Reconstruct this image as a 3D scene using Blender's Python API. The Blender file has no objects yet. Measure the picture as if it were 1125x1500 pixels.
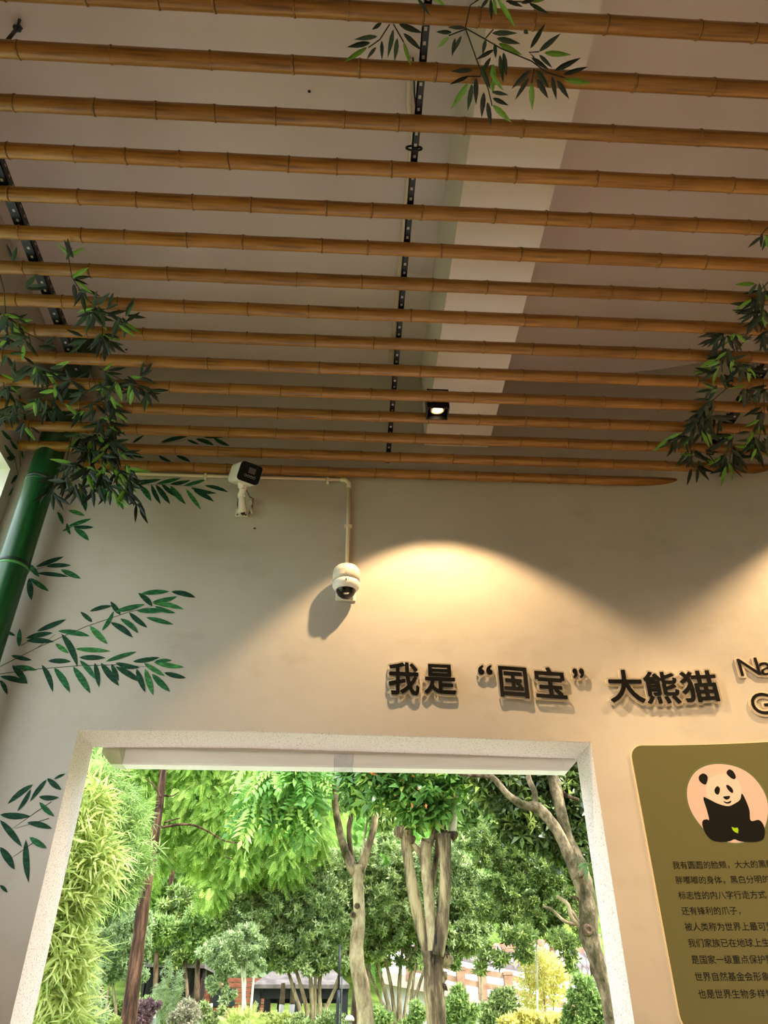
import bpy, bmesh, math, random
import numpy as np
from mathutils import Vector, Matrix

# ------------------------------------------------------------------ camera, world, sun, exposure
F, CX, CY = 1104.4, 562.5, 750.0
YAW, PITCH = math.radians(2.913), math.radians(34.722)
EYE = Vector((0, 0, 1.6))
SC = bpy.context.scene
COL = SC.collection
fwd = Vector((math.sin(YAW) * math.cos(PITCH), math.cos(YAW) * math.cos(PITCH), math.sin(PITCH)))
rgt = Vector((math.cos(YAW), -math.sin(YAW), 0))
upv = rgt.cross(fwd)
cam = bpy.data.cameras.new('camera')
cam_o = bpy.data.objects.new('camera', cam)
COL.objects.link(cam_o)
cam.sensor_fit = 'VERTICAL'
cam.sensor_height = 36.0
cam.lens = F / 1500.0 * 36.0
cam.clip_start = 0.05
cam.clip_end = 400
cam_o.matrix_world = Matrix(((rgt.x, upv.x, -fwd.x, EYE.x), (rgt.y, upv.y, -fwd.y, EYE.y), (rgt.z, upv.z, -fwd.z, EYE.z), (0, 0, 0, 1)))
SC.camera = cam_o

W = bpy.data.worlds.new('sky')
SC.world = W
W.use_nodes = True
bg = W.node_tree.nodes['Background']
bg.inputs[0].default_value = (0.86, 0.95, 1.0, 1)
bg.inputs[1].default_value = 4.5

sun = bpy.data.lights.new('sun', 'SUN')
sun.energy = 6.5
sun.angle = math.radians(12)
sun.color = (1.0, 0.95, 0.82)
sun_o = bpy.data.objects.new('sun', sun)
COL.objects.link(sun_o)
sun_o.rotation_euler = (math.radians(46), 0, math.radians(58))

SC.view_settings.view_transform = 'Standard'
SC.view_settings.look = 'None'
SC.view_settings.gamma = 1
SC.view_settings.use_curve_mapping = False
SC.view_settings.exposure = 0.14
LAMP_W = 150.0

rnd = random.Random(7)
NR = np.random.RandomState(11)


# ------------------------------------------------------------------ picture measurements -> places in the room
def ray(px, py):
    return rgt * ((px - CX) / F) + upv * ((CY - py) / F) + fwd


def onY(px, py, y):
    d = ray(px, py)
    return EYE + d * (y / d.y)


def onZ(px, py, z):
    d = ray(px, py)
    return EYE + d * ((z - EYE.z) / d.z)


D = 3.6          # end wall
X0, RAD = 1.3, 3.1
CYL = D - RAD


def arc_pt(s, z, off=0.0):
    """Point on the curved wall, s metres of arc right of where it leaves the flat wall."""
    if s < 0:
        return Vector((X0 + s, D - off, z))
    a = s / RAD
    return Vector((X0 + (RAD - off) * math.sin(a), CYL + (RAD - off) * math.cos(a), z))


def arc_hit(px, py, off=0.0):
    d = ray(px, py)
    a = d.x ** 2 + d.y ** 2
    b = -2 * (d.x * X0 + d.y * CYL)
    c = X0 * X0 + CYL * CYL - (RAD - off) ** 2
    t = (-b + math.sqrt(b * b - 4 * a * c)) / (2 * a)
    p = EYE + d * t
    return RAD * math.atan2(p.x - X0, p.y - CYL), p.z


# ------------------------------------------------------------------ materials
def lin(c):
    return tuple(((v / 255) / 12.92 if v / 255 <= 0.04045 else ((v / 255 + 0.055) / 1.055) ** 2.4) for v in c)


class NT:
    def __init__(self, name):
        self.m = bpy.data.materials.new(name)
        self.m.use_nodes = True
        self.t = self.m.node_tree
        self.n = self.t.nodes
        self.b = self.n['Principled BSDF']
        self.out = self.n['Material Output']

    def add(self, kind, **kw):
        nd = self.n.new(kind)
        for k, v in kw.items():
            if k.startswith('i_'):
                nd.inputs[k[2:].replace('_', ' ')].default_value = v
            else:
                setattr(nd, k, v)
        return nd

    def link(self, a, b):
        self.t.links.new(a, b)

    def ramp(self, fac, stops):
        r = self.add('ShaderNodeValToRGB')
        el = r.color_ramp.elements
        while len(el) < len(stops):
            el.new(0.5)
        for e, (p, c) in zip(el, stops):
            e.position = p
            e.color = (*c, 1)
        self.link(fac, r.inputs[0])
        return r.outputs[0]

    def noise(self, scale, detail=4, rough=0.55, stretch=None):
        tc = self.add('ShaderNodeTexCoord')
        src = tc.outputs['Object']
        if stretch:
            mp = self.add('ShaderNodeMapping')
            mp.inputs['Scale'].default_value = stretch
            self.link(src, mp.inputs[0])
            src = mp.outputs[0]
        nz = self.add('ShaderNodeTexNoise', i_Scale=scale, i_Detail=detail, i_Roughness=rough)
        self.link(src, nz.inputs['Vector'])
        return nz.outputs[0]

    def bump(self, h, strength, dist=0.01):
        b = self.add('ShaderNodeBump', i_Strength=strength, i_Distance=dist)
        self.link(h, b.inputs['Height'])
        self.link(b.outputs[0], self.b.inputs['Normal'])

    def set(self, rough=0.6, spec=0.5, metal=0.0):
        self.b.inputs['Roughness'].default_value = rough
        self.b.inputs['Specular IOR Level'].default_value = spec
        self.b.inputs['Metallic'].default_value = metal
        return self


def plain(name, c, rough=0.6, spec=0.4, metal=0.0):
    q = NT(name).set(rough, spec, metal)
    q.b.inputs['Base Color'].default_value = (*lin(c), 1)
    return q.m


def mottled(name, c0, c1, scale, rough=0.8, bump=0.0, bscale=None, spec=0.3, stretch=None, lo=0.35, hi=0.65, bdist=0.01):
    q = NT(name).set(rough, spec)
    nz = q.noise(scale, stretch=stretch)
    q.link(q.ramp(nz, [(lo, lin(c0)), (hi, lin(c1))]), q.b.inputs['Base Color'])
    if bump:
        q.bump(q.noise(bscale or scale, stretch=stretch), bump, bdist)
    return q.m


def wall_paint():
    q = NT('wall_paint').set(0.72, 0.25)
    a = q.ramp(q.noise(1.6, 5), [(0.3, lin((182, 175, 166))), (0.7, lin((193, 187, 178)))])
    sm = q.ramp(q.noise(3.5, 6, 0.62, (1, 1, 1.5)), [(0.55, (0, 0, 0)), (0.95, (1, 1, 1))])
    mx = q.add('ShaderNodeMixRGB')
    q.link(sm, mx.inputs[0])
    q.link(a, mx.inputs[1])
    mx.inputs[2].default_value = (*lin((164, 154, 138)), 1)
    q.link(mx.outputs[0], q.b.inputs['Base Color'])
    q.bump(q.noise(3.0, 3), 0.5, 0.02)
    return q.m


def stucco():
    q = NT('speckled_stucco').set(0.85, 0.2)
    sp = q.ramp(q.noise(150, 2), [(0.33, lin((150, 136, 124))), (0.42, lin((224, 211, 209)))])
    q.link(sp, q.b.inputs['Base Color'])
    q.bump(q.noise(110, 3), 0.6, 0.004)
    return q.m


def bamboo_wood():
    q = NT('varnished_bamboo').set(0.36, 0.5)
    a = q.ramp(q.noise(3.0, 6, 0.6, (1.5, 26, 26)), [(0.25, lin((90, 56, 20))), (0.5, lin((144, 96, 38))), (0.75, lin((172, 122, 54)))])
    q.link(a, q.b.inputs['Base Color'])
    oi = q.add('ShaderNodeObjectInfo')
    hs = q.add('ShaderNodeHueSaturation')
    mr = q.add('ShaderNodeMapRange')
    q.link(oi.outputs['Random'], mr.inputs[0])
    mr.inputs[3].default_value = 0.85
    mr.inputs[4].default_value = 1.1
    q.link(mr.outputs[0], hs.inputs['Value'])
    q.link(a, hs.inputs['Color'])
    q.link(hs.outputs[0], q.b.inputs['Base Color'])
    q.bump(q.noise(6, 3, 0.5, (0.6, 10, 10)), 0.25, 0.004)
    return q.m


def leaf_mat(name, stops, trans=0.45, rough=0.45, spec=0.4, attr=True):
    """Foliage: colour by a per-leaf tint, part of the light passes through the blade."""
    q = NT(name).set(rough, spec)
    if attr:
        at = q.add('ShaderNodeAttribute', attribute_name='tint')
        fac = at.outputs['Fac']
    else:
        fac = q.add('ShaderNodeObjectInfo').outputs['Random']
    c = q.ramp(fac, [(p, lin(col)) for p, col in stops])
    q.link(c, q.b.inputs['Base Color'])
    tr = q.add('ShaderNodeBsdfTranslucent')
    hs = q.add('ShaderNodeHueSaturation')
    hs.inputs['Hue'].default_value = 0.485
    hs.inputs['Saturation'].default_value = 1.0
    hs.inputs['Value'].default_value = 1.35
    q.link(c, hs.inputs['Color'])
    q.link(hs.outputs[0], tr.inputs[0])
    ms = q.add('ShaderNodeMixShader')
    ms.inputs[0].default_value = trans
    q.link(q.b.outputs[0], ms.inputs[1])
    q.link(tr.outputs[0], ms.inputs[2])
    q.link(ms.outputs[0], q.out.inputs[0])
    return q.m


def bark_mat(name, c0, c1, c2, scale=6, stretch=(3, 3, 0.7)):
    q = NT(name).set(0.85, 0.2)
    q.link(q.ramp(q.noise(scale, 6, 0.65, stretch), [(0.38, lin(c0)), (0.5, lin(c1)), (0.62, lin(c2))]), q.b.inputs['Base Color'])
    q.bump(q.noise(scale * 4, 5, 0.6, stretch), 0.9, 0.02)
    return q.m


M = {}
M['wall'] = wall_paint()
M['ceiling'] = mottled('ceiling_paint', (212, 198, 196), (222, 209, 207), 1.3, 0.9, 0.15, 3)
M['beam'] = mottled('beam_paint', (226, 214, 210), (232, 221, 217), 1.1, 0.85)
M['stucco'] = stucco()
M['outwall'] = mottled('outer_render', (196, 190, 180), (206, 200, 192), 3)
M['floor'] = mottled('floor_tile', (206, 192, 176), (216, 204, 190), 4, 0.45)
M['bamboo'] = bamboo_wood()
M['ring'] = mottled('bamboo_node', (118, 82, 42), (150, 110, 62), 60, 0.5)
M['ring_dark'] = plain('bamboo_scar', (66, 36, 14), 0.6)
M['black'] = plain('black_steel', (16, 16, 20), 0.45, 0.5, 0.3)
M['hole'] = plain('punched_hole', (168, 158, 150), 0.8)
M['pipe'] = plain('cream_plastic', (222, 208, 184), 0.4)
M['white'] = mottled('white_aluminium', (244, 240, 240), (252, 250, 250), 3, 0.4, stretch=(1, 1, 6))
M['camwhite'] = plain('camera_white', (226, 220, 208), 0.4)
M['camgrey'] = plain('camera_grey', (150, 150, 146), 0.4)
M['camglass'] = plain('camera_black_glass', (5, 5, 7), 0.12, 0.5)
M['camface'] = plain('camera_face_black', (6, 6, 9), 0.5, 0.15)
M['screw'] = plain('dark_screw', (30, 28, 26), 0.5)
M['letter'] = plain('black_acrylic', (10, 9, 9), 0.25)
M['print'] = plain('black_print', (20, 17, 14), 0.3)
M['lettback'] = plain('pale_acrylic', (206, 190, 166), 0.3)


def acrylic():
    q = NT('clear_acrylic').set(0.08, 0.5)
    q.b.inputs['Base Color'].default_value = (0.92, 0.86, 0.76, 1)
    tr = q.add('ShaderNodeBsdfTransparent')
    tr.inputs[0].default_value = (0.86, 0.84, 0.82, 1)
    ms = q.add('ShaderNodeMixShader')
    ms.inputs[0].default_value = 0.78
    q.link(q.b.outputs[0], ms.inputs[1])
    q.link(tr.outputs[0], ms.inputs[2])
    q.link(ms.outputs[0], q.out.inputs[0])
    return q.m


M['acrylic'] = acrylic()
M['rim'] = plain('acrylic_edge_light', (226, 206, 170), .25, .6)  # light caught in the clear acrylic edges, put in as cream colour
M['board'] = plain('olive_board', (100, 99, 66), 0.16, 0.55)
M['boardedge'] = plain('board_edge', (224, 206, 170), 0.3)


def culm_mat():
    q = NT('painted_green_bamboo').set(0.33, 0.5)
    a = q.ramp(q.noise(5, 5, 0.6, (9, 9, 0.5)), [(0.3, lin((6, 48, 26))), (0.55, lin((12, 76, 36))), (0.8, lin((44, 104, 36)))])
    q.link(a, q.b.inputs['Base Color'])
    return q.m


M['culm'] = culm_mat()
M['culmring'] = plain('painted_node_green', (70, 140, 76), 0.4)
M['culmdark'] = plain('painted_node_dark', (4, 36, 24), 0.4)


def mural(name, c):
    q = NT(name).set(0.7, 0.2)
    c2 = tuple(min(255, int(v * 1.5 + 8)) for v in c)
    q.link(q.ramp(q.noise(28, 3, 0.5, (1, 1, 3)), [(0.45, lin(c)), (0.75, lin(c2))]), q.b.inputs['Base Color'])
    return q.m


M['mural0'] = mural('leaf_paint_dark', (18, 56, 38))
M['mural1'] = mural('leaf_paint_mid', (30, 84, 50))
M['mural2'] = mural('leaf_paint_light', (52, 108, 58))
M['muralstem'] = plain('stem_paint', (30, 44, 36), 0.7)
M['gleaf'] = plain('silk_leaf_dark', (13, 29, 17), 0.55)
M['gleaf2'] = plain('silk_leaf_mid', (24, 48, 22), 0.55)
M['gleaf3'] = plain('silk_leaf_bright', (96, 140, 44), 0.5)
M['vein'] = plain('silk_leaf_vein', (14, 30, 16), 0.6)
M['gstem'] = plain('garland_wire', (26, 22, 16), 0.6)


# ------------------------------------------------------------------ mesh helpers
def link(o, parent=None):
    COL.objects.link(o)
    if parent is not None:
        o.parent = parent
    return o


def tag(o, label=None, cat=None, group=None, kind=None):
    for k, v in (('label', label), ('category', cat), ('group', group), ('kind', kind)):
        if v:
            o[k] = v
    return o


def empty(name, loc, label, cat, group=None):
    o = bpy.data.objects.new(name, None)
    o.location = loc
    o.empty_display_size = 0.1
    COL.objects.link(o)
    return tag(o, label, cat, group)


class MB:
    def __init__(self):
        self.v, self.f, self.mi = [], [], []

    def add(self, vs, fs, mi=0):
        b = len(self.v)
        self.v += [tuple(x) for x in vs]
        self.f += [tuple(i + b for i in f) for f in fs]
        self.mi += [mi] * len(fs)

    def box(self, a, b, mi=0):
        x0, y0, z0 = a
        x1, y1, z1 = b
        self.add([(x0, y0, z0), (x1, y0, z0), (x1, y1, z0), (x0, y1, z0), (x0, y0, z1), (x1, y0, z1), (x1, y1, z1), (x0, y1, z1)],
                 [(0, 3, 2, 1), (4, 5, 6, 7), (0, 1, 5, 4), (1, 2, 6, 5), (2, 3, 7, 6), (3, 0, 4, 7)], mi)

    def tube(self, pts, rad, n=8, mi=0, cap=True):
        pts = [Vector(p) for p in pts]
        if not hasattr(rad, '__len__'):
            rad = [rad] * len(pts)
        b = len(self.v)
        prev = None
        for i, p in enumerate(pts):
            t = (pts[min(i + 1, len(pts) - 1)] - pts[max(i - 1, 0)]).normalized()
            ref = Vector((0, 0, 1)) if abs(t.z) < 0.9 else Vector((1, 0, 0))
            u = t.cross(ref).normalized() if prev is None else (prev - t * prev.dot(t)).normalized()
            prev = u
            w = t.cross(u)
            for k in range(n):
                a = 2 * math.pi * k / n
                self.v.append(tuple(p + (u * math.cos(a) + w * math.sin(a)) * rad[i]))
        for i in range(len(pts) - 1):
            for k in range(n):
                q = b + i * n
                self.f.append((q + k, q + (k + 1) % n, q + n + (k + 1) % n, q + n + k))
                self.mi.append(mi)
        if cap:
            self.f.append(tuple(b + k for k in range(n))[::-1])
            e = b + (len(pts) - 1) * n
            self.f.append(tuple(e + k for k in range(n)))
            self.mi += [mi, mi]

    def lathe(self, prof, n=24, mi=0, M4=None):
        """prof: (r, z) pairs round the local z axis."""
        b = len(self.v)
        for r, z in prof:
            for k in range(n):
                a = 2 * math.pi * k / n
                p = Vector((r * math.cos(a), r * math.sin(a), z))
                self.v.append(tuple(M4 @ p if M4 else p))
        for i in range(len(prof) - 1):
            for k in range(n):
                q = b + i * n
                self.f.append((q + k, q + (k + 1) % n, q + n + (k + 1) % n, q + n + k))
                self.mi.append(mi)
        self.f.append(tuple(b + k for k in range(n))[::-1])
        e = b + (len(prof) - 1) * n
        self.f.append(tuple(e + k for k in range(n)))
        self.mi += [mi, mi]

    def mesh(self, name, mats, smooth=False, org=(0, 0, 0)):
        me = bpy.data.meshes.new(name)
        ox, oy, oz = org
        me.from_pydata([(x - ox, y - oy, z - oz) for x, y, z in self.v], [], self.f)
        for m in (mats if isinstance(mats, (list, tuple)) else [mats]):
            me.materials.append(m)
        me.polygons.foreach_set('material_index', self.mi)
        if smooth:
            me.polygons.foreach_set('use_smooth', [True] * len(me.polygons))
        me.update()
        return me

    def build(self, name, mats, parent=None, smooth=False, bevel=0.0):
        org = parent.location if parent is not None and parent.parent is None else Vector((0, 0, 0))
        if parent is not None and parent.parent is not None:
            org = parent.location + parent.parent.location
        o = bpy.data.objects.new(name, self.mesh(name, mats, smooth, org))
        if bevel:
            md = o.modifiers.new('bevel', 'BEVEL')
            md.width = bevel
            md.segments = 2
            md.limit_method = 'ANGLE'
        return link(o, parent)


def struct(o, label=None):
    o['kind'] = 'structure'
    if label:
        o['label'] = label
    return o


# ------------------------------------------------------------------ the room shell
CEIL = 5.27
BACK = -2.6
# opening corners (the lintel edge is hand plastered and bows a little)
lint = [onY(*p, D) for p in ((115, 1070), (240, 1070.5), (350, 1071.5), (500, 1076), (600, 1079), (700, 1082), (800, 1086), (865, 1088))]
OL, OR_ = lint[0].x, lint[-1].x
TH = 0.26


def wall_end():
    m = MB()
    # flat part, front face with the opening: strips left, above, right
    xl = -1.96
    m.add([(xl, D, 0), (OL, D, 0), (OL, D, lint[0].z), (xl, D, lint[0].z)], [(0, 1, 2, 3)])
    m.add([(OR_, D, 0), (X0, D, 0), (X0, D, lint[-1].z), (OR_, D, lint[-1].z)], [(0, 1, 2, 3)])
    top = [(xl, D, lint[0].z)] + [tuple(p) for p in lint] + [(X0, D, lint[-1].z)]
    for a, b in zip(top[:-1], top[1:]):
        m.add([a, b, (b[0], D, CEIL), (a[0], D, CEIL)], [(0, 1, 2, 3)])
    # curved part
    n = 40
    for i in range(n):
        a, b = (arc_pt(i / n * RAD * 1.45, 0), arc_pt((i + 1) / n * RAD * 1.45, 0))
        m.add([a, b, (b.x, b.y, CEIL), (a.x, a.y, CEIL)], [(0, 1, 2, 3)])
    e = arc_pt(RAD * 1.45, 0)
    m.add([e, (e.x, BACK, 0), (e.x, BACK, CEIL), (e.x, e.y, CEIL)], [(0, 1, 2, 3)])
    # backs, so that the wall has thickness
    Y2 = D + TH
    x2 = 4.9
    m.add([(xl - TH, Y2, 0), (OL, Y2, 0), (OL, Y2, CEIL + .3), (xl - TH, Y2, CEIL + .3)], [(3, 2, 1, 0)], 1)
    m.add([(OR_, Y2, 0), (x2, Y2, 0), (x2, Y2, CEIL + .3), (OR_, Y2, CEIL + .3)], [(3, 2, 1, 0)], 1)
    m.add([(OL, Y2, lint[0].z), (OR_, Y2, lint[-1].z), (OR_, Y2, CEIL + .3), (OL, Y2, CEIL + .3)], [(3, 2, 1, 0)], 1)
    m.add([(x2, Y2, 0), (x2, BACK, 0), (x2, BACK, CEIL + .3), (x2, Y2, CEIL + .3)], [(3, 2, 1, 0)], 1)
    return struct(m.build('wall_end', [M['wall'], M['outwall']]), 'cream plastered end wall bending round to the right, above and beside the wide opening')


we = wall_end()
for p in we.data.polygons:
    p.use_smooth = abs(p.normal.z) < 0.1 and p.center.x > X0 + 0.001 and p.material_index == 0


def reveal():
    m = MB()
    n = len(lint)
    jag = [(0, 0)]
    # soffit and two jambs
    for i in range(n - 1):
        a, b = lint[i], lint[i + 1]
        m.add([a, b, (b.x, b.y + TH, b.z), (a.x, a.y + TH, a.z)], [(0, 1, 2, 3)])
    m.add([(OL, D, 0), (OL, D, lint[0].z), (OL, D + TH, lint[0].z), (OL, D + TH, 0)], [(0, 1, 2, 3)])
    m.add([(OR_, D, 0), (OR_, D + TH, 0), (OR_, D + TH, lint[-1].z), (OR_, D, lint[-1].z)], [(0, 1, 2, 3)])
    # thin raised lip of render that stands a little proud of the painted face
    for i in range(n - 1):
        a, b = lint[i], lint[i + 1]
        m.add([(a.x, D - .003, a.z + .003), (b.x, D - .003, b.z + .003), (b.x, D + .001, b.z), (a.x, D + .001, a.z)], [(0, 1, 2, 3)])
    o = m.build('trim_1', M['stucco'])
    return struct(o, 'speckled stucco reveal lining the wide opening')


reveal()


def wall_left():
    X = -1.96
    m = MB()
    y1, z1, y0, z0 = 3.505, 1.6 + 2.655, 1.4, 2.2
    m.add([(X, BACK, 0), (X, y0, 0), (X, y0, CEIL), (X, BACK, CEIL)], [(0, 1, 2, 3)])
    m.add([(X, y1, 0), (X, D, 0), (X, D, CEIL), (X, y1, CEIL)], [(0, 1, 2, 3)])
    m.add([(X, y0, 0), (X, y1, 0), (X, y1, z0), (X, y0, z0)], [(0, 1, 2, 3)])
    m.add([(X, y0, z1), (X, y1, z1), (X, y1, CEIL), (X, y0, CEIL)], [(0, 1, 2, 3)])
    xo = X - TH
    m.add([(xo, BACK, 0), (xo, y0, 0), (xo, y0, CEIL), (xo, BACK, CEIL)], [(3, 2, 1, 0)], 1)
    m.add([(xo, y1, 0), (xo, D + TH, 0), (xo, D + TH, CEIL), (xo, y1, CEIL)], [(3, 2, 1, 0)], 1)
    m.add([(xo, y0, 0), (xo, y1, 0), (xo, y1, z0), (xo, y0, z0)], [(3, 2, 1, 0)], 1)
    m.add([(xo, y0, z1), (xo, y1, z1), (xo, y1, CEIL), (xo, y0, CEIL)], [(3, 2, 1, 0)], 1)
    struct(m.build('wall_left', [M['wall'], M['outwall']]), 'cream left wall with a high rectangular opening by the corner')
    r = MB()
    r.add([(X, y0, z1), (X, y1, z1), (xo, y1, z1), (xo, y0, z1)], [(0, 1, 2, 3)])
    r.add([(X, y1, z0), (xo, y1, z0), (xo, y1, z1), (X, y1, z1)], [(0, 1, 2, 3)])
    r.add([(X, y0, z0), (xo, y0, z0), (xo, y0, z1), (X, y0, z1)], [(0, 3, 2, 1)])
    r.add([(X, y0, z0), (X, y1, z0), (xo, y1, z0), (xo, y0, z0)], [(3, 2, 1, 0)])
    struct(r.build('trim_2', M['white']), 'white lining of the high opening in the left wall')


wall_left()

m = MB()
m.box((-2.22, BACK, CEIL), (4.9, D + TH, CEIL + 0.3))
struct(m.build('ceiling', M['ceiling']), 'warm grey painted concrete ceiling above the bamboo poles')
BZ = 4.61
m = MB()
bx0, bx1 = onZ(625, 630, BZ).x, onZ(715, 655, BZ).x
m.box((bx0, BACK, BZ), (bx1, D - .001, CEIL + 0.001))
struct(m.build('trim_3', M['beam']), 'pale ceiling beam running towards the end wall')
m = MB()
m.box((-1.96, BACK, -0.1), (4.35, D + TH, 0.0))
struct(m.build('floor', M['floor']), 'light tiled floor')

m = MB()
m.add([(-7, D + TH, -.02), (6, D + TH, -.02), (6, 6.3, .05), (-7, 6.3, .05)], [(0, 1, 2, 3)])
struct(m.build('paving', mottled('bounce_paving', (226, 222, 220), (236, 232, 230), 2, .8)), 'unseen pale paving added before the opening to bounce light inside')  # out-of-view pale surface, added to bounce daylight into the room
m = MB()
for a, b in (((-2.22, BACK - .2, 0), (1.2, BACK, CEIL)), ((2.1, BACK - .2, 0), (4.9, BACK, CEIL)), ((1.2, BACK - .2, 2.1), (2.1, BACK, CEIL))):
    m.box(a, b)
struct(m.build('wall_back', M['wall']), 'plastered wall behind the viewer with a doorway')

# crack along the wall under the ceiling, right of the beam
m = MB()
pts = [onY(x, y, D - .0012) for x, y in ((905, 612), (930, 606), (950, 603), (962, 596), (985, 598), (1010, 590))]
for a, b in zip(pts[:-1], pts[1:]):
    m.tube([a, b], 0.0022, 4)
o = m.build('hairline_crack', M['screw'])
tag(o, 'thin dark crack in the wall above the poles near the right leaves', 'crack')


# ------------------------------------------------------------------ white aluminium head frame outside the opening
def head_frame():
    y0, y1 = D + TH + .01, D + TH + .09
    zb, zt = 1.6 + 1.108, 1.6 + 1.26
    r = empty('aluminium_head_frame', (0, y0, zb), 'white aluminium box section across the top of the opening, outside', 'frame')
    xa, xb = onY(180, 1118, y0).x, onY(824, 1128, y0).x
    xj0, xj1 = onY(490, 1110, y0).x, onY(517, 1110, y0).x

    def prof(m, x0, x1, dy=0.0, mi=0):
        P = [(y0 + dy, zb + .0), (y1, zb - .0), (y1 + .012, zb + .014), (y1 + .012, zt), (y0 + dy, zt)]
        n = len(P)
        m.add([(x0, y, z) for y, z in P] + [(x1, y, z) for y, z in P],
              [tuple(range(n))[::-1], tuple(range(n, 2 * n))] + [(i, (i + 1) % n, n + (i + 1) % n, n + i) for i in range(n)], mi)
    for x0, x1 in ((xa, xj0 - .001), (xj1 + .001, xb)):
        m = MB()
        prof(m, x0, x1)
        m.box((x0, y0 - .004, zb + .006), (x1, y0 + .001, zb + .012))
        m.build('box_section', M['white'], r)
    m = MB()
    prof(m, xj0, xj1, -.004)
    o = m.build('joint_plate', mottled('silver_plate', (206, 206, 214), (226, 224, 232), 20, 0.3), r)
    o['label'] = 'silver grey joint plate'
    for s, xe, mt in ((-1, xa, mottled('light_green_aluminium', (196, 214, 172), (224, 230, 206), 9, 0.4)), (1, xb, M['white'])):  # left cap coloured light green, right cap white
        m = MB()
        # chamfered end cap
        w = 0.115 if s < 0 else 0.085
        q = [(xe, zt), (xe + s * w, zt), (xe + s * w, zb + .055), (xe + s * (w - .055), zb), (xe, zb)]
        n = len(q)
        m.add([(x, y0 + .0, z) for x, z in q] + [(x, y1, z) for x, z in q],
              [tuple(range(n)), tuple(range(n, 2 * n))[::-1]] + [(i, (i + 1) % n, n + (i + 1) % n, n + i) for i in range(n)])
        m.add([(xe - s * .002, y0 - .03, zt), (xe + s * w * .55, y0 - .004, zt), (xe + s * .004, y0 - .004, zb + .01)], [(0, 1, 2), (2, 1, 0)])
        m.build('end_cap', mt, r)


head_frame()

# ------------------------------------------------------------------ bamboo poles
PZ, PR = 4.35, 0.030
POLE_Y = [0.915, 1.095, 1.273, 1.455, 1.637, 1.818, 1.996, 2.175, 2.354, 2.532, 2.71, 2.885, 3.058, 3.230, 3.403, 3.560]


def wall_x(y):
    if y >= D - 1e-4:
        return X0
    return X0 + math.sqrt(max(0, RAD * RAD - (y - CYL) ** 2))


ring_me = None
mbr = MB()
mbr.lathe([(PR - .001, -.006), (PR + .0016, -.004), (PR + .0026, -.0005), (PR + .001, .001)], 14, 0, Matrix.Rotation(math.pi / 2, 4, 'Y'))
mbr.lathe([(PR + .0005, .0005), (PR + .0008, .001), (PR + .0008, .003), (PR - .001, .0035)], 14, 1, Matrix.Rotation(math.pi / 2, 4, 'Y'))
ring_me = mbr.mesh('node_ring', [M['ring'], M['ring_dark']], True)


def pole(i, y):
    k = i
    xl = -1.955 if i < 13 else (-1.905, -1.90, onY(118, 686, 3.53).x)[i - 13]
    left = 'running wall to wall'
    lab = {15: 'honey bamboo pole nearest the end wall, its right end cut slanting',
           14: 'bamboo pole second from the end wall, tapering into the curved wall at right',
           13: 'bamboo pole third from the end wall, its left end free beside the green column',
           12: 'bamboo pole just beyond the lit black downlight', 11: 'bamboo pole crossing in front of the black downlight',
           10: 'bamboo pole next above the pair that holds the downlight', 9: 'bamboo pole second above the downlight pair of poles',
           8: 'eighth bamboo pole counting back from the end wall', 7: 'ninth bamboo pole counting back from the end wall',
           6: 'bamboo pole crossing above the upper tip of the left leaves, tenth from the end wall',
           5: 'bamboo pole eleventh from the end wall, fifth from the top edge', 4: 'fourth bamboo pole from the top edge, just below the round black cable clip',
           3: 'third bamboo pole from the top edge, touched only by the lowest leaf tips', 2: 'second bamboo pole from the top edge, leaves hanging across its middle',
           1: 'topmost bamboo pole, running off the top edge at left', 0: 'bamboo pole above the picture'}[i + 0]
    r = empty('bamboo_pole', (0, y, PZ), lab, 'bamboo pole', 'varnished bamboo poles slung under the ceiling')
    n = 16
    # node positions
    xs, x = [], xl + rnd.uniform(0.05, 0.3)
    xe = wall_x(y - PR) - .003
    while x < xe - 0.05:
        xs.append(x)
        x += rnd.uniform(0.17, 0.34) if i < 8 else rnd.uniform(0.19, 0.33)
    # rings of the shaft
    m = MB()
    stations = [xl]
    for q in xs:
        stations += [q - .02, q, q + .02]
    lim = min(wall_x(y + PR) - .004, xe)
    st = [s for s in sorted(stations) if s < lim - .03]
    if y + PR > D - 0.01:
        st = [s for s in st if s < X0]
    wob = [rnd.uniform(-.0015, .0015) for _ in st]
    for j, s in enumerate(st):
        rr = PR * (1 + (0.0 if any(abs(s - q) < 1e-6 for q in xs) else -0.03))
        for a in range(n):
            t = 2 * math.pi * a / n
            m.v.append((s, y + rr * math.cos(t), PZ + rr * math.sin(t) + wob[j]))
    for a in range(n):
        t = 2 * math.pi * a / n
        yy = y + PR * math.cos(t)
        m.v.append((max(wall_x(min(yy, D - .0005)) - .003, st[-1] + .01), yy, PZ + PR * math.sin(t)))
    N = len(st) + 1
    for j in range(N - 1):
        for a in range(n):
            q = j * n
            m.f.append((q + a, q + n + a, q + n + (a + 1) % n, q + (a + 1) % n))
    m.f.append(tuple(range(n)))
    m.f.append(tuple((N - 1) * n + a for a in range(n))[::-1])
    m.mi = [0] * len(m.f)
    m.build('culm', M['bamboo'], r, True)
    for q in xs:
        if y + PR > D - .02 and q > X0 + .35:
            continue
        if q > wall_x(y + PR) - .03:
            continue
        o = bpy.data.objects.new('node_ring', ring_me)
        o.location = (q, 0, rnd.uniform(-.0008, .0008))
        o.rotation_euler = (rnd.uniform(0, 6.28), rnd.uniform(-.06, .06), rnd.uniform(-.09, .09))
        link(o, r)


for i, y in enumerate(POLE_Y):
    if i:          # the first place in the row lies above the picture
        pole(i, y)

# ------------------------------------------------------------------ slotted black rails above the poles
RZ = PZ + PR + .003


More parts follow.
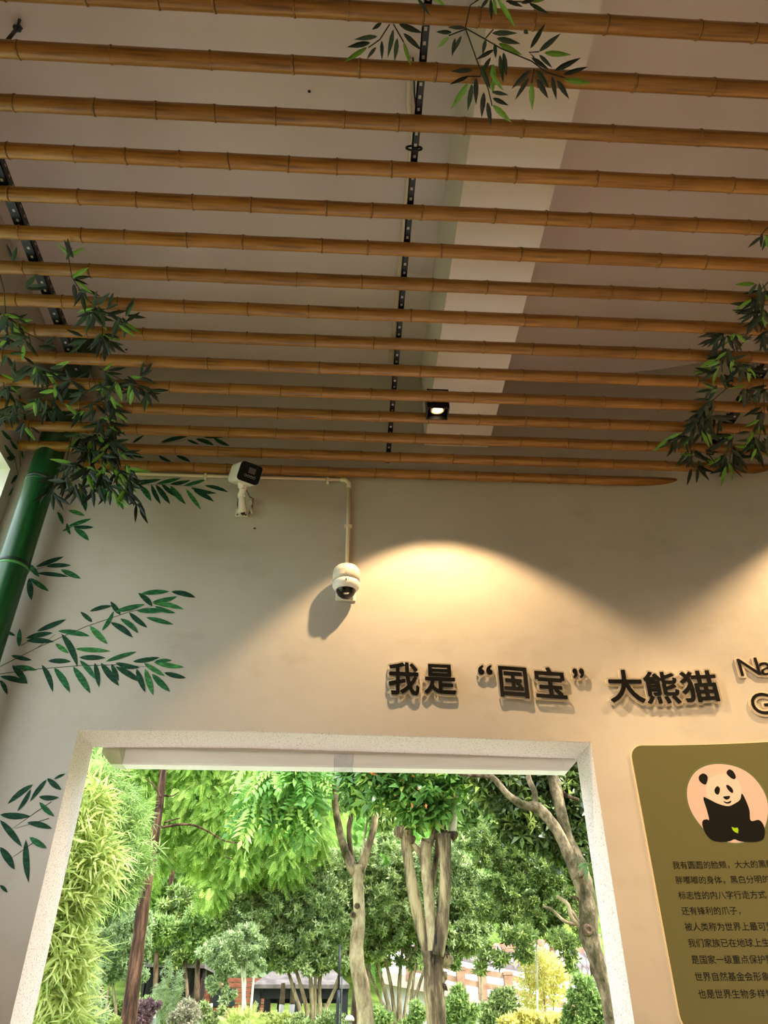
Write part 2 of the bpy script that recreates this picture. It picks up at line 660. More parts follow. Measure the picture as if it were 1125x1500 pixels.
def rail(xc, y0, y1, wb, hb, side, label):
    r = empty('slotted_rail', (xc, y1, RZ), label, 'rail', 'black slotted angle rails over the bamboo poles')
    m = MB()
    m.box((xc - wb / 2, y0, RZ), (xc + wb / 2, y1, RZ + .004))
    xf = xc + side * wb / 2
    m.box((min(xf, xf - side * .004), y0, RZ), (max(xf, xf - side * .004), y1, RZ + hb))
    m.build('angle', M['black'], r)
    h = MB()
    y = y0 + .03
    while y < y1 - .02:
        for zz in ([RZ + hb * .68] if hb > .03 else []):
            h.box((xf - .006, y, zz - .004), (xf + .0008 * (1 if side > 0 else -1) + (.0 if side > 0 else .006), y + .012, zz + .004))
        h.box((xc - .005, y, RZ - .0006), (xc + .005, y + .012, RZ + .001))
        y += .045
    o = h.build('punched_slots', M['hole'], r)
    o['kind'] = 'stuff'
    return r


rail(onZ(601, 300, RZ).x, -1.0, 3.50, .026, .022, -1, 'narrow black slotted rail crossing the middle of the pole ceiling')
rail(onZ(56, 400, RZ).x, -1.0, 2.83, .042, .045, 1, 'wide black slotted rail at left, running in to the green column')
rail(onZ(1075, 612, RZ).x, -1.0, 3.33, .042, .045, -1, 'black slotted rail at right behind the hanging bamboo leaves')

# strap on the centre rail
g = MB()
p = onZ(608, 218, RZ)
g.tube([p + Vector((math.cos(a) * .03 - .004, 0, math.sin(a) * .016 + .004)) for a in np.linspace(0, 6.2832, 14)], .0045, 6)
tag(g.build('cable_clip', M['black'], smooth=True), 'black round clip tying the cable pipe to the middle rail', 'clip')
# loose cable near the rail
g = MB()
g.tube([onZ(605, 84, 4.42), onZ(606, 100, 4.41), onZ(607, 135, 4.42), onZ(610, 168, 4.42)], .003, 6)
tag(g.build('loose_cable', M['black'], smooth=True), 'short black cable hanging beside the middle rail near the top', 'cable')
# ceiling conduit beside the rail
g = MB()
cz = CEIL - .018
g.tube([onZ(601, 85, cz), onZ(598, 150, cz), onZ(604, 200, cz), onZ(594, 300, cz), onZ(582, 430, cz), onZ(574, 515, cz)], .0115, 10)
g.tube([onZ(574, 515, cz), onZ(572, 527, cz) + Vector((0, 0, -.01))], .015, 10)
g.box(onZ(574, 520, cz) - Vector((.02, .012, .01)), onZ(574, 520, cz) + Vector((.02, .012, .017)))
tag(g.build('ceiling_conduit', M['pipe'], smooth=True), 'cream conduit pipe fixed to the ceiling beside the middle black rail', 'pipe')
# anchor hook at top left
r = empty('ceiling_anchor', onZ(26, 40, CEIL), 'dark ceiling anchor with a bent rod, top left corner', 'anchor')
g = MB()
g.box(onZ(26, 40, CEIL) - Vector((.014, .012, .02)), onZ(26, 40, CEIL) + Vector((.014, .012, -.0005)))
g.build('base_plate', M['screw'], r)
g = MB()
g.tube([onZ(25, 42, CEIL - .02), onZ(18, 50, CEIL - .12), onZ(11, 59, CEIL - .28)], .008, 8)
g.tube([onZ(29, 28, CEIL - .015), onZ(27, 36, CEIL - .02), onZ(32, 43, CEIL - .03)], .007, 6)
g.build('rod', M['screw'], r, True)

# stray fixings on the ceiling and walls
for k, (x, y, lab) in enumerate(((453, 134, 'small dark nail hole in the ceiling below the second pole'), (373, 774, 'tiny dark plug in the wall below the box camera'),
                                 (185, 512, 'small black clip on the ceiling beside the left leaves'))):
    g = MB()
    pt = onZ(x, y, CEIL - .002) if y < 540 else onY(x, y, D - .003)
    g.lathe([(.001, -.004), (.006, -.003), (.008, 0), (.005, .004)], 8, 0, Matrix.Translation(pt))
    tag(g.build('wall_plug', M['screw']), lab, 'plug')


# ------------------------------------------------------------------ downlight hanging between two poles
def downlight(cx, cy, zb, label, aim, power, blend=.35, cone=86):
    w, h = .058, .135
    dy = .0475
    r = empty('square_downlight', (cx, cy, zb), label, 'lamp')
    m = MB()
    t = .004
    for a, b in (((cx - w, cy - dy, zb), (cx + w, cy - dy + t, zb + h)), ((cx - w, cy + dy - t, zb), (cx + w, cy + dy, zb + h)),
                 ((cx - w, cy - dy, zb), (cx - w + t, cy + dy, zb + h)), ((cx + w - t, cy - dy, zb), (cx + w, cy + dy, zb + h)),
                 ((cx - w, cy - dy, zb + h - t), (cx + w, cy + dy, zb + h))):
        m.box(a, b)
    m.build('housing', M['black'], r)
    m = MB()
    m.box((cx - .012, cy - .087, 4.381), (cx + .012, cy - dy, 4.385))
    m.box((cx - .012, cy + dy, 4.381), (cx + .012, cy + .087, 4.385))
    m.build('mounting_strap', M['black'], r)
    c = Vector((cx, cy, zb + .024))
    d = (aim - c).normalized()
    rot = d.to_track_quat('-Z', 'Y').to_matrix().to_4x4()
    T = Matrix.Translation(c) @ rot
    m = MB()
    m.lathe([(.030, .022), (.036, .004), (.0385, .0), (.040, .002), (.040, .006), (.034, .028)], 28, 0, T)
    o = m.build('gimbal_ring', plain('brushed_ring', (190, 160, 120), .25, .5, 1.0), r, True)
    e = NT('lamp_glow')
    e.b.inputs['Emission Color'].default_value = (1, .66, .34, 1)
    e.b.inputs['Emission Strength'].default_value = 5
    m = MB()
    m.lathe([(.003, -.001), (.024, .0), (.027, .004), (.02, .008)], 24, 0, T)
    m.build('lamp_lens', e.m, r, True)
    L = bpy.data.lights.new('spot', 'SPOT')
    L.energy = power
    L.color = (1.0, .66, .34)
    L.spot_size = math.radians(cone)
    L.spot_blend = blend
    L.shadow_soft_size = .02
    lo = bpy.data.objects.new('spot', L)
    lo.matrix_world = Matrix.Translation(c + d * .012 - r.location) @ rot
    link(lo, r)
    return r


lc = onZ(641, 600, 4.33)
downlight(lc.x, 2.972, 4.305, 'lit black square downlight hanging between the bamboo poles', Vector((.60, 3.36, 1.6)), LAMP_W, .3, 100)
# its twin just past the right edge of the picture lights the curved wall
downlight(2.62, 2.797, 4.305, 'second black downlight past the right edge, lighting the curved wall', Vector((2.45, 3.15, 1.6)), LAMP_W * 1.3, .45, 97)
for x, y, ax, ay, az, w, cone, lab in ((1.05, .82, 2.2, 3.4, 1.9, 3.6, 62, 'black downlight overhead, aimed at the information board'), (1.6, -.75, 1.5, -1.3, 0, 2.2, 100, 'unseen black downlight added behind the viewer to brighten the ceiling')):  # the lamp behind the viewer is added to brighten the ceiling by bounce
    downlight(x, y, 4.305, lab, Vector((ax, ay, az)), LAMP_W * w, 1.0 if cone < 90 else .5, cone)


# ------------------------------------------------------------------ wall conduit and cameras
def conduit():
    yy = D - .014
    r = empty('wall_conduit', onY(505, 703, yy), 'cream conduit pipe along the wall top, turning down to the dome camera', 'pipe')
    g = MB()
    a, b, c = onY(150, 692, yy), onY(506, 703, yy), onY(511, 708, yy)
    e = onY(508, 835, yy)
    g.tube([a, onY(260, 696, yy), b], .0095, 10)
    g.build('horizontal_pipe', M['pipe'], r, True)
    g = MB()
    g.tube([c, onY(510, 770, yy), e], .0115, 10)
    g.build('vertical_pipe', M['pipe'], r, True)
    g = MB()
    g.tube([b + Vector((-.03, 0, 0)), b, c, c + Vector((0, 0, -.035))], .0135, 10)
    g.build('elbow', M['pipe'], r, True)
    for q, vert in ((onY(301, 697, yy), 0), (onY(480, 703, yy), 0), (onY(510, 771, yy), 1)):
        g = MB()
        if vert:
            g.box(q - Vector((.022, .012, .008)), q + Vector((.022, .0135, .008)))
        else:
            g.box(q - Vector((.008, .012, .024)), q + Vector((.008, .0135, .014)))
        g.build('pipe_clip', M['pipe'], r, bevel=.003)
    return r


conduit()


def dome_camera():
    c = onY(507, 857, D - .085)
    r = empty('dome_camera', c, 'white dome security camera at the foot of the vertical conduit', 'security camera')
    T = Matrix.Translation(c)
    R_ = .073
    g = MB()
    g.lathe([(.02, .105), (.058, .102), (R_ - .004, .088), (R_, .07), (R_, .012)], 36, 0, T)
    g.box((c.x - .05, c.y, c.z + .005), (c.x + .05, D - .001, c.z + .085))
    g.build('housing', M['camwhite'], r, True)
    for p in r.children[0].data.polygons:
        p.use_smooth = len(p.vertices) == 4 and p.index < 36 * 4
    g = MB()
    g.lathe([(R_ - .001, .010), (R_ + .001, .006), (R_ - .001, -.012), (.056, -.036), (.052, -.036), (.05, -.02)], 36, 0, T)
    g.build('collar', plain('collar_white', (236, 234, 232), .35), r, True)
    g = MB()
    g.lathe([(.053, -.03), (.051, -.042), (.043, -.058), (.03, -.070), (.014, -.076), (.002, -.077)], 32, 0, T)
    g.build('dome_glass', M['camglass'], r, True)
    g = MB()
    g.lathe([(.014, -.002), (.016, 0), (.012, .004)], 16, 0, Matrix.Translation(c + Vector((.002, -.030, -.064))) @ Matrix.Rotation(math.radians(55), 4, 'X'))
    g.build('lens', M['camgrey'], r, True)
    g = MB()
    g.tube([c + Vector((0, -R_ - .001, .0)), c + Vector((0, -R_ - .001, -.010))], .003, 6)
    g.build('screw', M['screw'], r)
    g = MB()
    a0 = -2.15
    for k in range(4):
        a, b = a0 + k * .12, a0 + (k + 1) * .12
        q = [c + Vector((math.cos(t) * (R_ + .0006), math.sin(t) * (R_ + .0006), z)) for t, z in ((a, .03), (b, .03), (b, .062), (a, .062))]
        g.add(q, [(0, 1, 2, 3)])
    o = g.build('rating_label', plain('label_grey', (196, 192, 180), .5), r)
    o['label'] = 'pale grey rating label'
    g = MB()
    T2 = Matrix.Translation((c.x, D - .003, c.z - .02))
    g.box((c.x - .055, D - .012, c.z - .055), (c.x + .055, D - .001, c.z + .02))
    g.build('back_plate', M['camwhite'], r, bevel=.01)


dome_camera()


def box_camera():
    base = onY(354, 752, D - .01)
    r = empty('box_camera', base, 'white box security camera with a black face on a jointed wall arm', 'security camera')
    g = MB()
    g.box((base.x - .035, D - .012, base.z - .02), (base.x + .035, D - .001, base.z + .03))
    g.build('wall_plate', M['camwhite'], r, bevel=.003)
    for sx in (-.024, .024):
        g = MB()
        g.lathe([(.001, 0), (.004, .001), (.005, .004)], 8, 0, Matrix.Translation((base.x + sx, D - .016, base.z - .012)) @ Matrix.Rotation(-math.pi / 2, 4, 'X'))
        g.build('screw', M['screw'], r)
    p1 = onY(355, 747, D - .05)
    p2 = onY(354, 725, D - .085)
    p3 = onY(352, 727, D - .10)
    p4 = onY(357, 710, D - .13)
    g = MB()
    g.tube([base + Vector((0, 0, .005)), p1, p2 + Vector((0, 0, .005))], [.026, .024, .018], 12)
    g.build('lower_arm', M['camwhite'], r, True)
    g = MB()
    g.lathe([(.002, 0), (.010, .001), (.012, .004), (.012, .012)], 14, 0, Matrix.Translation(onY(355.5, 751, D - .048)) @ Matrix.Rotation(math.pi / 2 + .3, 4, 'X') @ Matrix.Scale(-1, 4, (0, 0, 1)))
    g.build('cable_gland', M['screw'], r)
    g = MB()
    g.tube([p2 + Vector((-.02, 0, 0)), p2 + Vector((.02, 0, 0))], .018, 14)
    g.build('elbow_joint', M['camwhite'], r, True)
    g = MB()
    g.tube([p2, (p2 + p4) / 2, p4], [.016, .019, .020], 12)
    g.build('upper_arm', M['camwhite'], r, True)
    # body: long axis towards the viewer and a bit left, rolled
    cface = onY(366, 693, D - .30)
    back = onY(352, 697, D - .09)
    ax = (cface - back).normalized()
    # face axes from picture directions
    ux = (onY(381, 686, D - .30) - onY(351.5, 677.5, D - .30))
    ux = (ux - ax * ux.dot(ax)).normalized()
    uz = ux.cross(ax)
    if uz.z < 0:
        uz = -uz
    hw, hh = .0635, .056

    def rr(w, h, rad, n=6):
        out = []
        for cx_, cz_, a0 in ((w - rad, h - rad, 0), (-w + rad, h - rad, 90), (-w + rad, -h + rad, 180), (w - rad, -h + rad, 270)):
            for k in range(n + 1):
                a = math.radians(a0 + 90 * k / n)
                out.append((cx_ + rad * math.cos(a), cz_ + rad * math.sin(a)))
        return out

    def prism(P, a, b, mi, g, c0=None):
        n = len(P)
        V = [c0 + ux * x + uz * z + ax * a for x, z in P] + [c0 + ux * x + uz * z + ax * b for x, z in P]
        g.add(V, [tuple(range(n)), tuple(range(n, 2 * n))[::-1]] + [(i, n + i, n + (i + 1) % n, (i + 1) % n) for i in range(n)], mi)
    L = (cface - back).length
    g = MB()
    prism(rr(hw, hh, .022), -L, -.002, 0, g, cface)
    g.build('body', M['camwhite'], r)
    g = MB()
    prism(rr(hw - .0015, hh - .0015, .02), -.002, .003, 0, g, cface)
    g.build('face_panel', M['camface'], r)
    face_panel = r.children[-1] if r.children[-1].name.startswith('face_panel') else [c for c in r.children if c.name.startswith('face_panel')][0]
    g = MB()
    prism([(x * .019 + .008, z * .016 + .015) for x, z in ((1, 1), (-1, 1), (-1, -1), (1, -1))], .003, .0038, 0, g, cface)
    g.build('lens_window', plain('lens_window', (84, 74, 74), .5, .2), r).parent = face_panel
    for k in range(4):
        g = MB()
        cc = cface + ux * (-.020 + k * .0165) + uz * (-.019) + ax * .0034
        g.tube([cc + (ux * math.cos(a) + uz * math.sin(a)) * .0062 for a in np.linspace(0, 6.2832, 13)], .0011, 4, cap=False)
        g.build('infrared_ring', plain('ring_grey', (150, 146, 144), .4), r).parent = face_panel
    g = MB()
    q = cface - ax * (L * .55) - uz * (hh + .012)
    g.tube([p4 - Vector((0, 0, .01)), q, q + uz * .014], [.018, .017, .022], 10)
    g.build('swivel', M['camwhite'], r)
    g = MB()
    g.tube([q + Vector((.03, .04, .0)), onY(366, 728, D - .03), onY(371, 730, D - .02), onY(369, 745, D - .01), onY(366, 752, D - .006)], .003, 6)
    g.tube([onY(350, 722, D - .03), onY(348, 740, D - .012), onY(351, 750, D - .006)], .003, 6)
    g.build('cable', M['screw'], r, True)
    g = MB()
    g.tube([onY(367, 731, D - .016), onY(368, 739, D - .016)], .009, 8)
    g.tube([onY(367, 742, D - .014), onY(369, 752, D - .014)], .006, 8)
    g.build('cable_connector', M['camwhite'], r, True)


box_camera()

# ------------------------------------------------------------------ raised lettering
FONT_H = 0.88    # cap box of a CJK glyph in em


def outline_mesh(s, res=4):
    """Edges of the glyph outlines, 1 em high, no fill."""
    cu = bpy.data.curves.new('t', 'FONT')
    cu.fill_mode = 'NONE'
    cu.body = s
    cu.size = 1.0
    cu.resolution_u = res
    cu.align_x = 'LEFT'
    o = bpy.data.objects.new('t', cu)
    COL.objects.link(o)
    dg = bpy.context.evaluated_depsgraph_get()
    me = bpy.data.meshes.new_from_object(o.evaluated_get(dg))
    bpy.data.objects.remove(o)
    bpy.data.curves.remove(cu)
    return me


def glyph_field(ch, h=.0135, pad=.13, res=4):
    """Signed distance of the glyph (negative inside) on a grid, in em."""
    me = outline_mesh(ch, res)
    P = np.array([v.co[:2] for v in me.vertices])
    E = np.array([e.vertices[:] for e in me.edges])
    bpy.data.meshes.remove(me)
    lo, hi = P.min(0), P.max(0)
    xs = np.arange(lo[0] - pad, hi[0] + pad + h, h)
    ys = np.arange(lo[1] - pad, hi[1] + pad + h, h)
    G = np.stack(np.meshgrid(xs, ys, indexing='ij'), -1).reshape(-1, 2)
    A, Bv = P[E[:, 0]], P[E[:, 1]]
    AB = Bv - A
    dist = np.full(len(G), 9.0)
    cross = np.zeros(len(G), int)
    for a, b, ab in zip(A, Bv, AB):
        t = np.clip(((G - a) @ ab) / (ab @ ab + 1e-12), 0, 1)
        dd = G - a - t[:, None] * ab
        dist = np.minimum(dist, (dd * dd).sum(1))
        if a[1] != b[1]:
            cond = ((a[1] > G[:, 1]) != (b[1] > G[:, 1])) & (G[:, 0] < (b[0] - a[0]) * (G[:, 1] - a[1]) / (b[1] - a[1]) + a[0])
            cross += cond
    dist = np.sqrt(dist)
    dist[cross % 2 == 1] *= -1
    return xs, ys, dist.reshape(len(xs), len(ys)), lo, hi


def iso_slab(fld, iso, put, front, back):
    """Solid between two depths, bounded by one contour of the field (marching squares)."""
    xs, ys, Dm, _, _ = fld
    V, Fc, idx = [], [], {}

    def vert(k, x, y):
        if k not in idx:
            idx[k] = len(V)
            V.append((x, y))
        return idx[k]
    segs = []
    nx_, ny_ = Dm.shape
    S_ = Dm - iso
    act = np.minimum.reduce([S_[:-1, :-1], S_[1:, :-1], S_[1:, 1:], S_[:-1, 1:]]) < 0
    for i, j in zip(*np.nonzero(act)):
        cs = [(i, j), (i + 1, j), (i + 1, j + 1), (i, j + 1)]
        poly = []
        for q in range(4):
            a, b = cs[q], cs[(q + 1) % 4]
            va, vb = S_[a], S_[b]
            if va < 0:
                poly.append((vert(a, xs[a[0]], ys[a[1]]), 0))
            if (va < 0) != (vb < 0):
                t = va / (va - vb)
                poly.append((vert((min(a, b), max(a, b)), xs[a[0]] + (xs[b[0]] - xs[a[0]]) * t, ys[a[1]] + (ys[b[1]] - ys[a[1]]) * t), 1))
        if len(poly) >= 3:
            Fc.append([p[0] for p in poly])
            for q in range(len(poly)):
                if poly[q][1] and poly[(q + 1) % len(poly)][1]:
                    segs.append((poly[q][0], poly[(q + 1) % len(poly)][0]))
    n = len(V)
    verts = [put(x, y, front) for x, y in V] + [put(x, y, back) for x, y in V]
    faces = [tuple(f) for f in Fc] + [(b, a, a + n, b + n) for a, b in segs]
    return verts, faces, len(Fc)


def glyph(ch, corners, label, proud=.030, bold=.021, back=.072, curved=False, mats=None, foot=.012):
    """corners: measured box of the black face and its tilt."""
    mats = mats or (M['acrylic'], M['letter'])
    x0, y0, x1, y1, skew = corners
    lean = ((x0 + x1) / 2 - 558) / ((y0 + y1) / 2 + 801) * (y1 - y0)   # uprights lean in the picture; the box is the leaning glyph's
    if curved:
        s0, z0 = arc_hit(x0 + lean * .5, y1, proud)
        s1, z1 = arc_hit(x1 - lean * .5, y0, proud)
        o0 = Vector((s0, 0, z0))
        ux, uz = Vector((s1 - s0, 0, 0)), Vector((0, 0, z1 - z0))
    else:
        a, b, c = onY(x0 + lean * .5, y1, D - proud), onY(x1, y1 + skew, D - proud), onY(x0, y0, D - proud)
        o0, ux = a, b - a
        uz = Vector((0, 0, c.z - a.z))
        ux.y = 0
    fld = glyph_field(ch)
    lo, hi = fld[3] - bold, fld[4] + bold
    org = o0 if not curved else arc_pt(o0.x, o0.z)
    r = empty('raised_character', org, label, 'sign letter', 'raised black letters on the end wall')

    def put(x, y, dep):
        u, w = (x - lo[0]) / (hi[0] - lo[0]), (y - lo[1]) / (hi[1] - lo[1])
        if curved:
            return arc_pt(o0.x + ux.x * u, o0.z + uz.z * w, dep) - org
        p = o0 + ux * u + uz * w
        p.y = D - dep
        return p - org
    for nm, iso, d1, d0, mt in (('backing', back, proud - .005, foot, mats[0]), ('black_face', bold, proud, proud - .0048, mats[1])):
        vs, fs, ncap = iso_slab(fld, iso, put, d1, d0)
        me = bpy.data.meshes.new(nm)
        me.from_pydata([tuple(v) for v in vs], [], fs)
        me.materials.append(mt)
        if nm == 'backing' and mt is M['acrylic']:
            me.materials.append(M['rim'])
            me.polygons.foreach_set('material_index', [0] * ncap + [1] * (len(fs) - ncap))
        me.update()
        link(bpy.data.objects.new(nm, me), r)
    return r


HD = [('我', (569, 969, 615, 1017, 2), 'big raised character at the left end of the sign'),
      ('是', (621, 972, 669, 1016, 2), 'second big raised character, right of the first'),
      ('“', (700, 974, 722, 988, 0), 'raised opening quotation marks'),
      ('国', (731, 975, 776, 1020, 3), 'raised boxed character between the quotation marks, left of the pair'),
      ('宝', (783, 976, 832, 1021, 3), 'raised character just before the closing quotation marks'),
      ('”', (839, 979, 857, 993, 0), 'raised closing quotation marks'),
      ('大', (891, 981, 942, 1029, 3), 'raised spreading character right after the gap in the sign'),
      ('熊', (944, 983, 994, 1031, 1), 'raised character in the middle of the last three'),
      ('猫', (997, 981, 1052, 1029, -2), 'raised character at the right end of the big row')]
for ch, c, lab in HD:
    glyph(ch, c, lab, curved=c[0] > 880)
LT = [('N', (1082, 963, 1112, 990, 0), 'upper raised roman capital with two uprights, at the right edge'),
      ('a', (1113, 969, 1132, 989, 0), 'raised small roman letter cut by the right edge'),
      ('G', (1100, 1014, 1130, 1047, 0), 'lower raised round roman capital at the right edge')]
for ch, c, lab in LT:
    glyph(ch, c, lab, proud=.016, bold=.0, back=.075, curved=True, mats=(M['lettback'], M['letter']), foot=.001)


# ------------------------------------------------------------------ olive information board on the curved wall
def on_board(px, py, off):
    s, z = arc_hit(px, py)
    return arc_pt(s, z, off)


def board():
    s0, s1, zt, zb = .077, 1.45, 1.6 + 1.153, 1.6 + .005
    r = empty('information_board', arc_pt(s0, zb), 'olive green information board with a panda picture, on the curved wall', 'board')

    def slab(name, s0, s1, z0, z1, rad, d0, d1, mat):
        # outline with rounded corners, sampled densely along s
        top, bot = [], []
        N = 40
        ss = [s0 + rad * (1 - math.cos(a)) for a in np.linspace(0, math.pi / 2, 7)]
        ss += list(np.linspace(s0 + rad, s1 - rad, N))[1:-1]
        ss += [s1 - rad * (1 - math.cos(a)) for a in np.linspace(math.pi / 2, 0, 7)]
        m = MB()
        for s in ss:
            e = min(s - s0, s1 - s)
            dz = rad - math.sqrt(max(0, rad * rad - (rad - min(e, rad)) ** 2))
            for dd in (d0, d1):
                m.v.append(tuple(arc_pt(s, z0 + dz, dd)))
                m.v.append(tuple(arc_pt(s, z1 - dz, dd)))
        n = len(ss)
        for i in range(n - 1):
            a, b = i * 4, i * 4 + 4
            m.f += [(a + 2, b + 2, b + 3, a + 3), (a, a + 1, b + 1, b), (a, b, b + 2, a + 2), (a + 1, a + 3, b + 3, b + 1)]
        m.f += [(0, 2, 3, 1), ((n - 1) * 4, (n - 1) * 4 + 1, (n - 1) * 4 + 3, (n - 1) * 4 + 2)]
        m.mi = [0] * len(m.f)
        return m.build(name, mat, r)
    slab('backing_panel', s0 - .006, s1 + .006, zb - .006, zt + .004, .062, .0005, .010, M['boardedge'])
    slab('front_panel', s0, s1, zb, zt, .06, .010, .013, M['board'])
    # printed lines of text
    lines = ['我有圆圆的脸颊，大大的黑眼圈', '胖嘟嘟的身体，黑白分明的', '标志性的内八字行走方式，', '还有锋利的爪子，', '被人类称为世界上最可爱',
             '我们家族已在地球上生', '是国家一级重点保护野', '世界自然基金会形象', '也是世界生物多样性']
    fields = {}
    for k, t in enumerate(lines):
        zc = 1.6 + .619 - k * .0604
        vs, fs = [], []
        for q, ch in enumerate(t):
            if ch not in fields:
                fields[ch] = glyph_field(ch, .021, .05, 2)
            v1, f1, _ = iso_slab(fields[ch], .0075, lambda x, y, dep: arc_pt(.167 + (q + x) * .0341, zc - .0125 + y * .0341, dep) - r.location, .0137, .0131)
            f1 = [tuple(i + len(vs) for i in f) for f in f1]
            vs += v1
            fs += f1
        me = bpy.data.meshes.new('text_line')
        me.from_pydata([tuple(v) for v in vs], [], fs)
        me.materials.append(M['print'])
        me.update()
        o = bpy.data.objects.new('text_line', me)
        o['kind'] = 'stuff'
        link(o, r)
    # round photograph of a panda: traced flat print in thin layers

    def poly(name, pts, off, mat, label=None):
        bm = bmesh.new()
        f = bm.faces.new([bm.verts.new((980 + x / 7.76, 1100 + y / 7.76, 0)) for x, y in pts])
        bmesh.ops.triangulate(bm, faces=[f])
        for _ in range(4):
            es = [e for e in bm.edges if e.calc_length() > 5]
            if not es:
                break
            bmesh.ops.subdivide_edges(bm, edges=es, cuts=1)
            bmesh.ops.triangulate(bm, faces=bm.faces[:])
        for v in bm.verts:
            v.co = on_board(v.co.x, v.co.y, off)
        me = bpy.data.meshes.new(name)
        bm.normal_update()
        for v in bm.verts:
            v.co -= r.location
        bm.to_mesh(me)
        bm.free()
        me.materials.append(mat)
        o = bpy.data.objects.new(name, me)
        link(o, r)
        if label:
            o['label'] = label

    def smooth(pts, n=5):
        out = []
        k = len(pts)
        for i in range(k):
            p0, p1, p2, p3 = [Vector((*pts[(i + j) % k], 0)) for j in (-1, 0, 1, 2)]
            for t in np.linspace(0, 1, n, endpoint=False):
                q = .5 * ((2 * p1) + (p2 - p0) * t + (2 * p0 - 5 * p1 + 4 * p2 - p3) * t * t + (3 * p1 - p0 - 3 * p2 + p3) * t ** 3)
                out.append((q.x, q.y))
        return out
    cream, blk = plain('print_pink', (204, 178, 170), .3), plain('print_fur_black', (12, 11, 11), .3)
    circ = [(195, 490), (215, 370), (290, 250), (410, 180), (560, 158), (740, 185), (900, 265), (1020, 390), (1095, 530), (1118, 670), (1095, 830), (1035, 940), (920, 1020), (740, 1053), (560, 1010), (410, 920), (280, 760), (215, 620)]
    big = [(655 + (x - 655) * 1.045, 605 + (y - 605) * 1.045) for x, y in circ]
    poly('picture_rim', smooth(big), .0134, plain('print_rim_green', (92, 102, 66), .3), 'darker green rim')
    poly('picture_ground', smooth(circ), .0137, cream, 'pinkish round picture ground')
    poly('head', smooth([(415, 420), (440, 340), (510, 285), (600, 268), (690, 285), (770, 340), (810, 430), (812, 520), (780, 580), (720, 615), (660, 634), (590, 625), (510, 600), (440, 560), (412, 500)]), .0140, plain('print_fur_white', (212, 192, 182), .3))
    poly('body', smooth([(380, 540), (450, 560), (540, 605), (660, 636), (740, 605), (800, 560), (818, 492), (860, 560), (905, 680), (920, 800), (1010, 792), (1060, 840), (1082, 930), (1060, 1010), (980, 1040), (860, 1042), (780, 1030), (735, 1010), (690, 1030), (600, 1042), (480, 1022), (410, 950), (370, 860), (375, 800), (420, 785), (445, 790), (420, 680)], 4), .0143, blk)
    poly('ear', smooth([(330, 300), (370, 266), (415, 280), (432, 320), (410, 388), (370, 380), (335, 345)]), .0146, blk)
    poly('ear', smooth([(645, 250), (675, 220), (720, 240), (750, 300), (735, 330), (700, 320), (655, 280)]), .0146, blk)
    poly('eye_patch', smooth([(520, 425), (545, 410), (568, 435), (565, 480), (548, 506), (520, 495), (506, 460)]), .0146, blk)
    poly('eye_patch', smooth([(640, 405), (660, 395), (700, 425), (720, 460), (712, 488), (685, 475), (655, 440)]), .0146, blk)
    poly('nose', smooth([(605, 530), (640, 522), (682, 522), (680, 545), (655, 562), (625, 555)]), .0146, blk)
    poly('mouth', smooth([(610, 578), (650, 590), (696, 575), (690, 598), (655, 608), (625, 600)]), .0146, blk)
    poly('bamboo_sprig', [(700, 870), (740, 885), (770, 880), (780, 905), (750, 910), (775, 945), (740, 930), (715, 910)], .0146, plain('print_leaf_green', (150, 190, 20), .3))
    return r


board()


# ------------------------------------------------------------------ round corner column painted as a green bamboo culm
def column():
    yc = 3.46
    a, b = onY(64, 628, yc), onY(105, 628, yc)
    xc = (a.x + b.x) / 2
    R_ = (b.x - a.x) / 2 * .97
    r = empty('painted_column', (xc, yc, 0), 'round corner column painted as a thick green bamboo stem', 'column')
    m = MB()
    zn = [onY(20, 820, yc - R_).z, onY(58, 696, yc - R_).z]
    zn += [zn[0] - .62, zn[0] - 1.25, zn[0] - 1.9]
    prof = [0, CEIL - .002]
    for z in zn:
        prof += [z - .09, z - .03, z - .008, z + .012, z + .05]
    prof = sorted(p for p in prof if 0 <= p < CEIL)

    def rad(z):
        d = min(abs(z - q) for q in zn)
        return R_ * (1 + .035 * math.exp(-(d / .02) ** 2))
    m.lathe([(rad(z), z) for z in prof], 32, 0, Matrix.Translation((xc, yc, 0)))
    m.build('shaft', M['culm'], r, True)
    for z in zn:
        m = MB()
        T = Matrix.Translation((xc, yc, z))
        m.lathe([(R_ * 1.01, -.014), (R_ * 1.055, -.01), (R_ * 1.06, -.001), (R_ * 1.02, .002)], 32, 0, T)
        m.build('node_ring', M['culmring'] if z != zn[1] else M['culm'], r, True)  # upper ring takes the darker shaft green: shade near the poles put into colour
        m = MB()
        m.lathe([(R_ * 1.0, .003), (R_ * 1.042, .004), (R_ * 1.035, .016), (R_ * 1.0, .03)], 32, 0, T)
        m.build('node_dark_band', M['culmdark'], r, True)  # dark green painted band above each node


column()


# ------------------------------------------------------------------ painted bamboo leaves on the wall
def blade(m, a, b, w, nrm, bend=0.0, mi=0, n=6):
    """flat lanceolate leaf between two points."""
    a, b = Vector(a), Vector(b)
    t = b - a
    L = t.length
    t.normalize()
    s = t.cross(nrm).normalized()
    prof = [0, .55, .9, 1.0, .8, .42, 0]
    pos = [0, .12, .3, .5, .72, .88, 1]
    k = len(m.v)
    for i in range(len(pos)):
        c = a + t * (L * pos[i]) + s * (bend * L * math.sin(math.pi * pos[i]))
        if i in (0, len(pos) - 1):
            m.v.append(tuple(c))
        else:
            m.v.append(tuple(c + s * (w / 2 * prof[i])))
            m.v.append(tuple(c - s * (w / 2 * prof[i])))
    f = [(k, k + 2, k + 1)]
    for i in range(4):
        q = k + 1 + i * 2
        f.append((q, q + 1, q + 3, q + 2))
    q = k + 9
    f.append((q, q + 1, q + 2))
    m.f += f
    m.mi += [mi] * len(f)


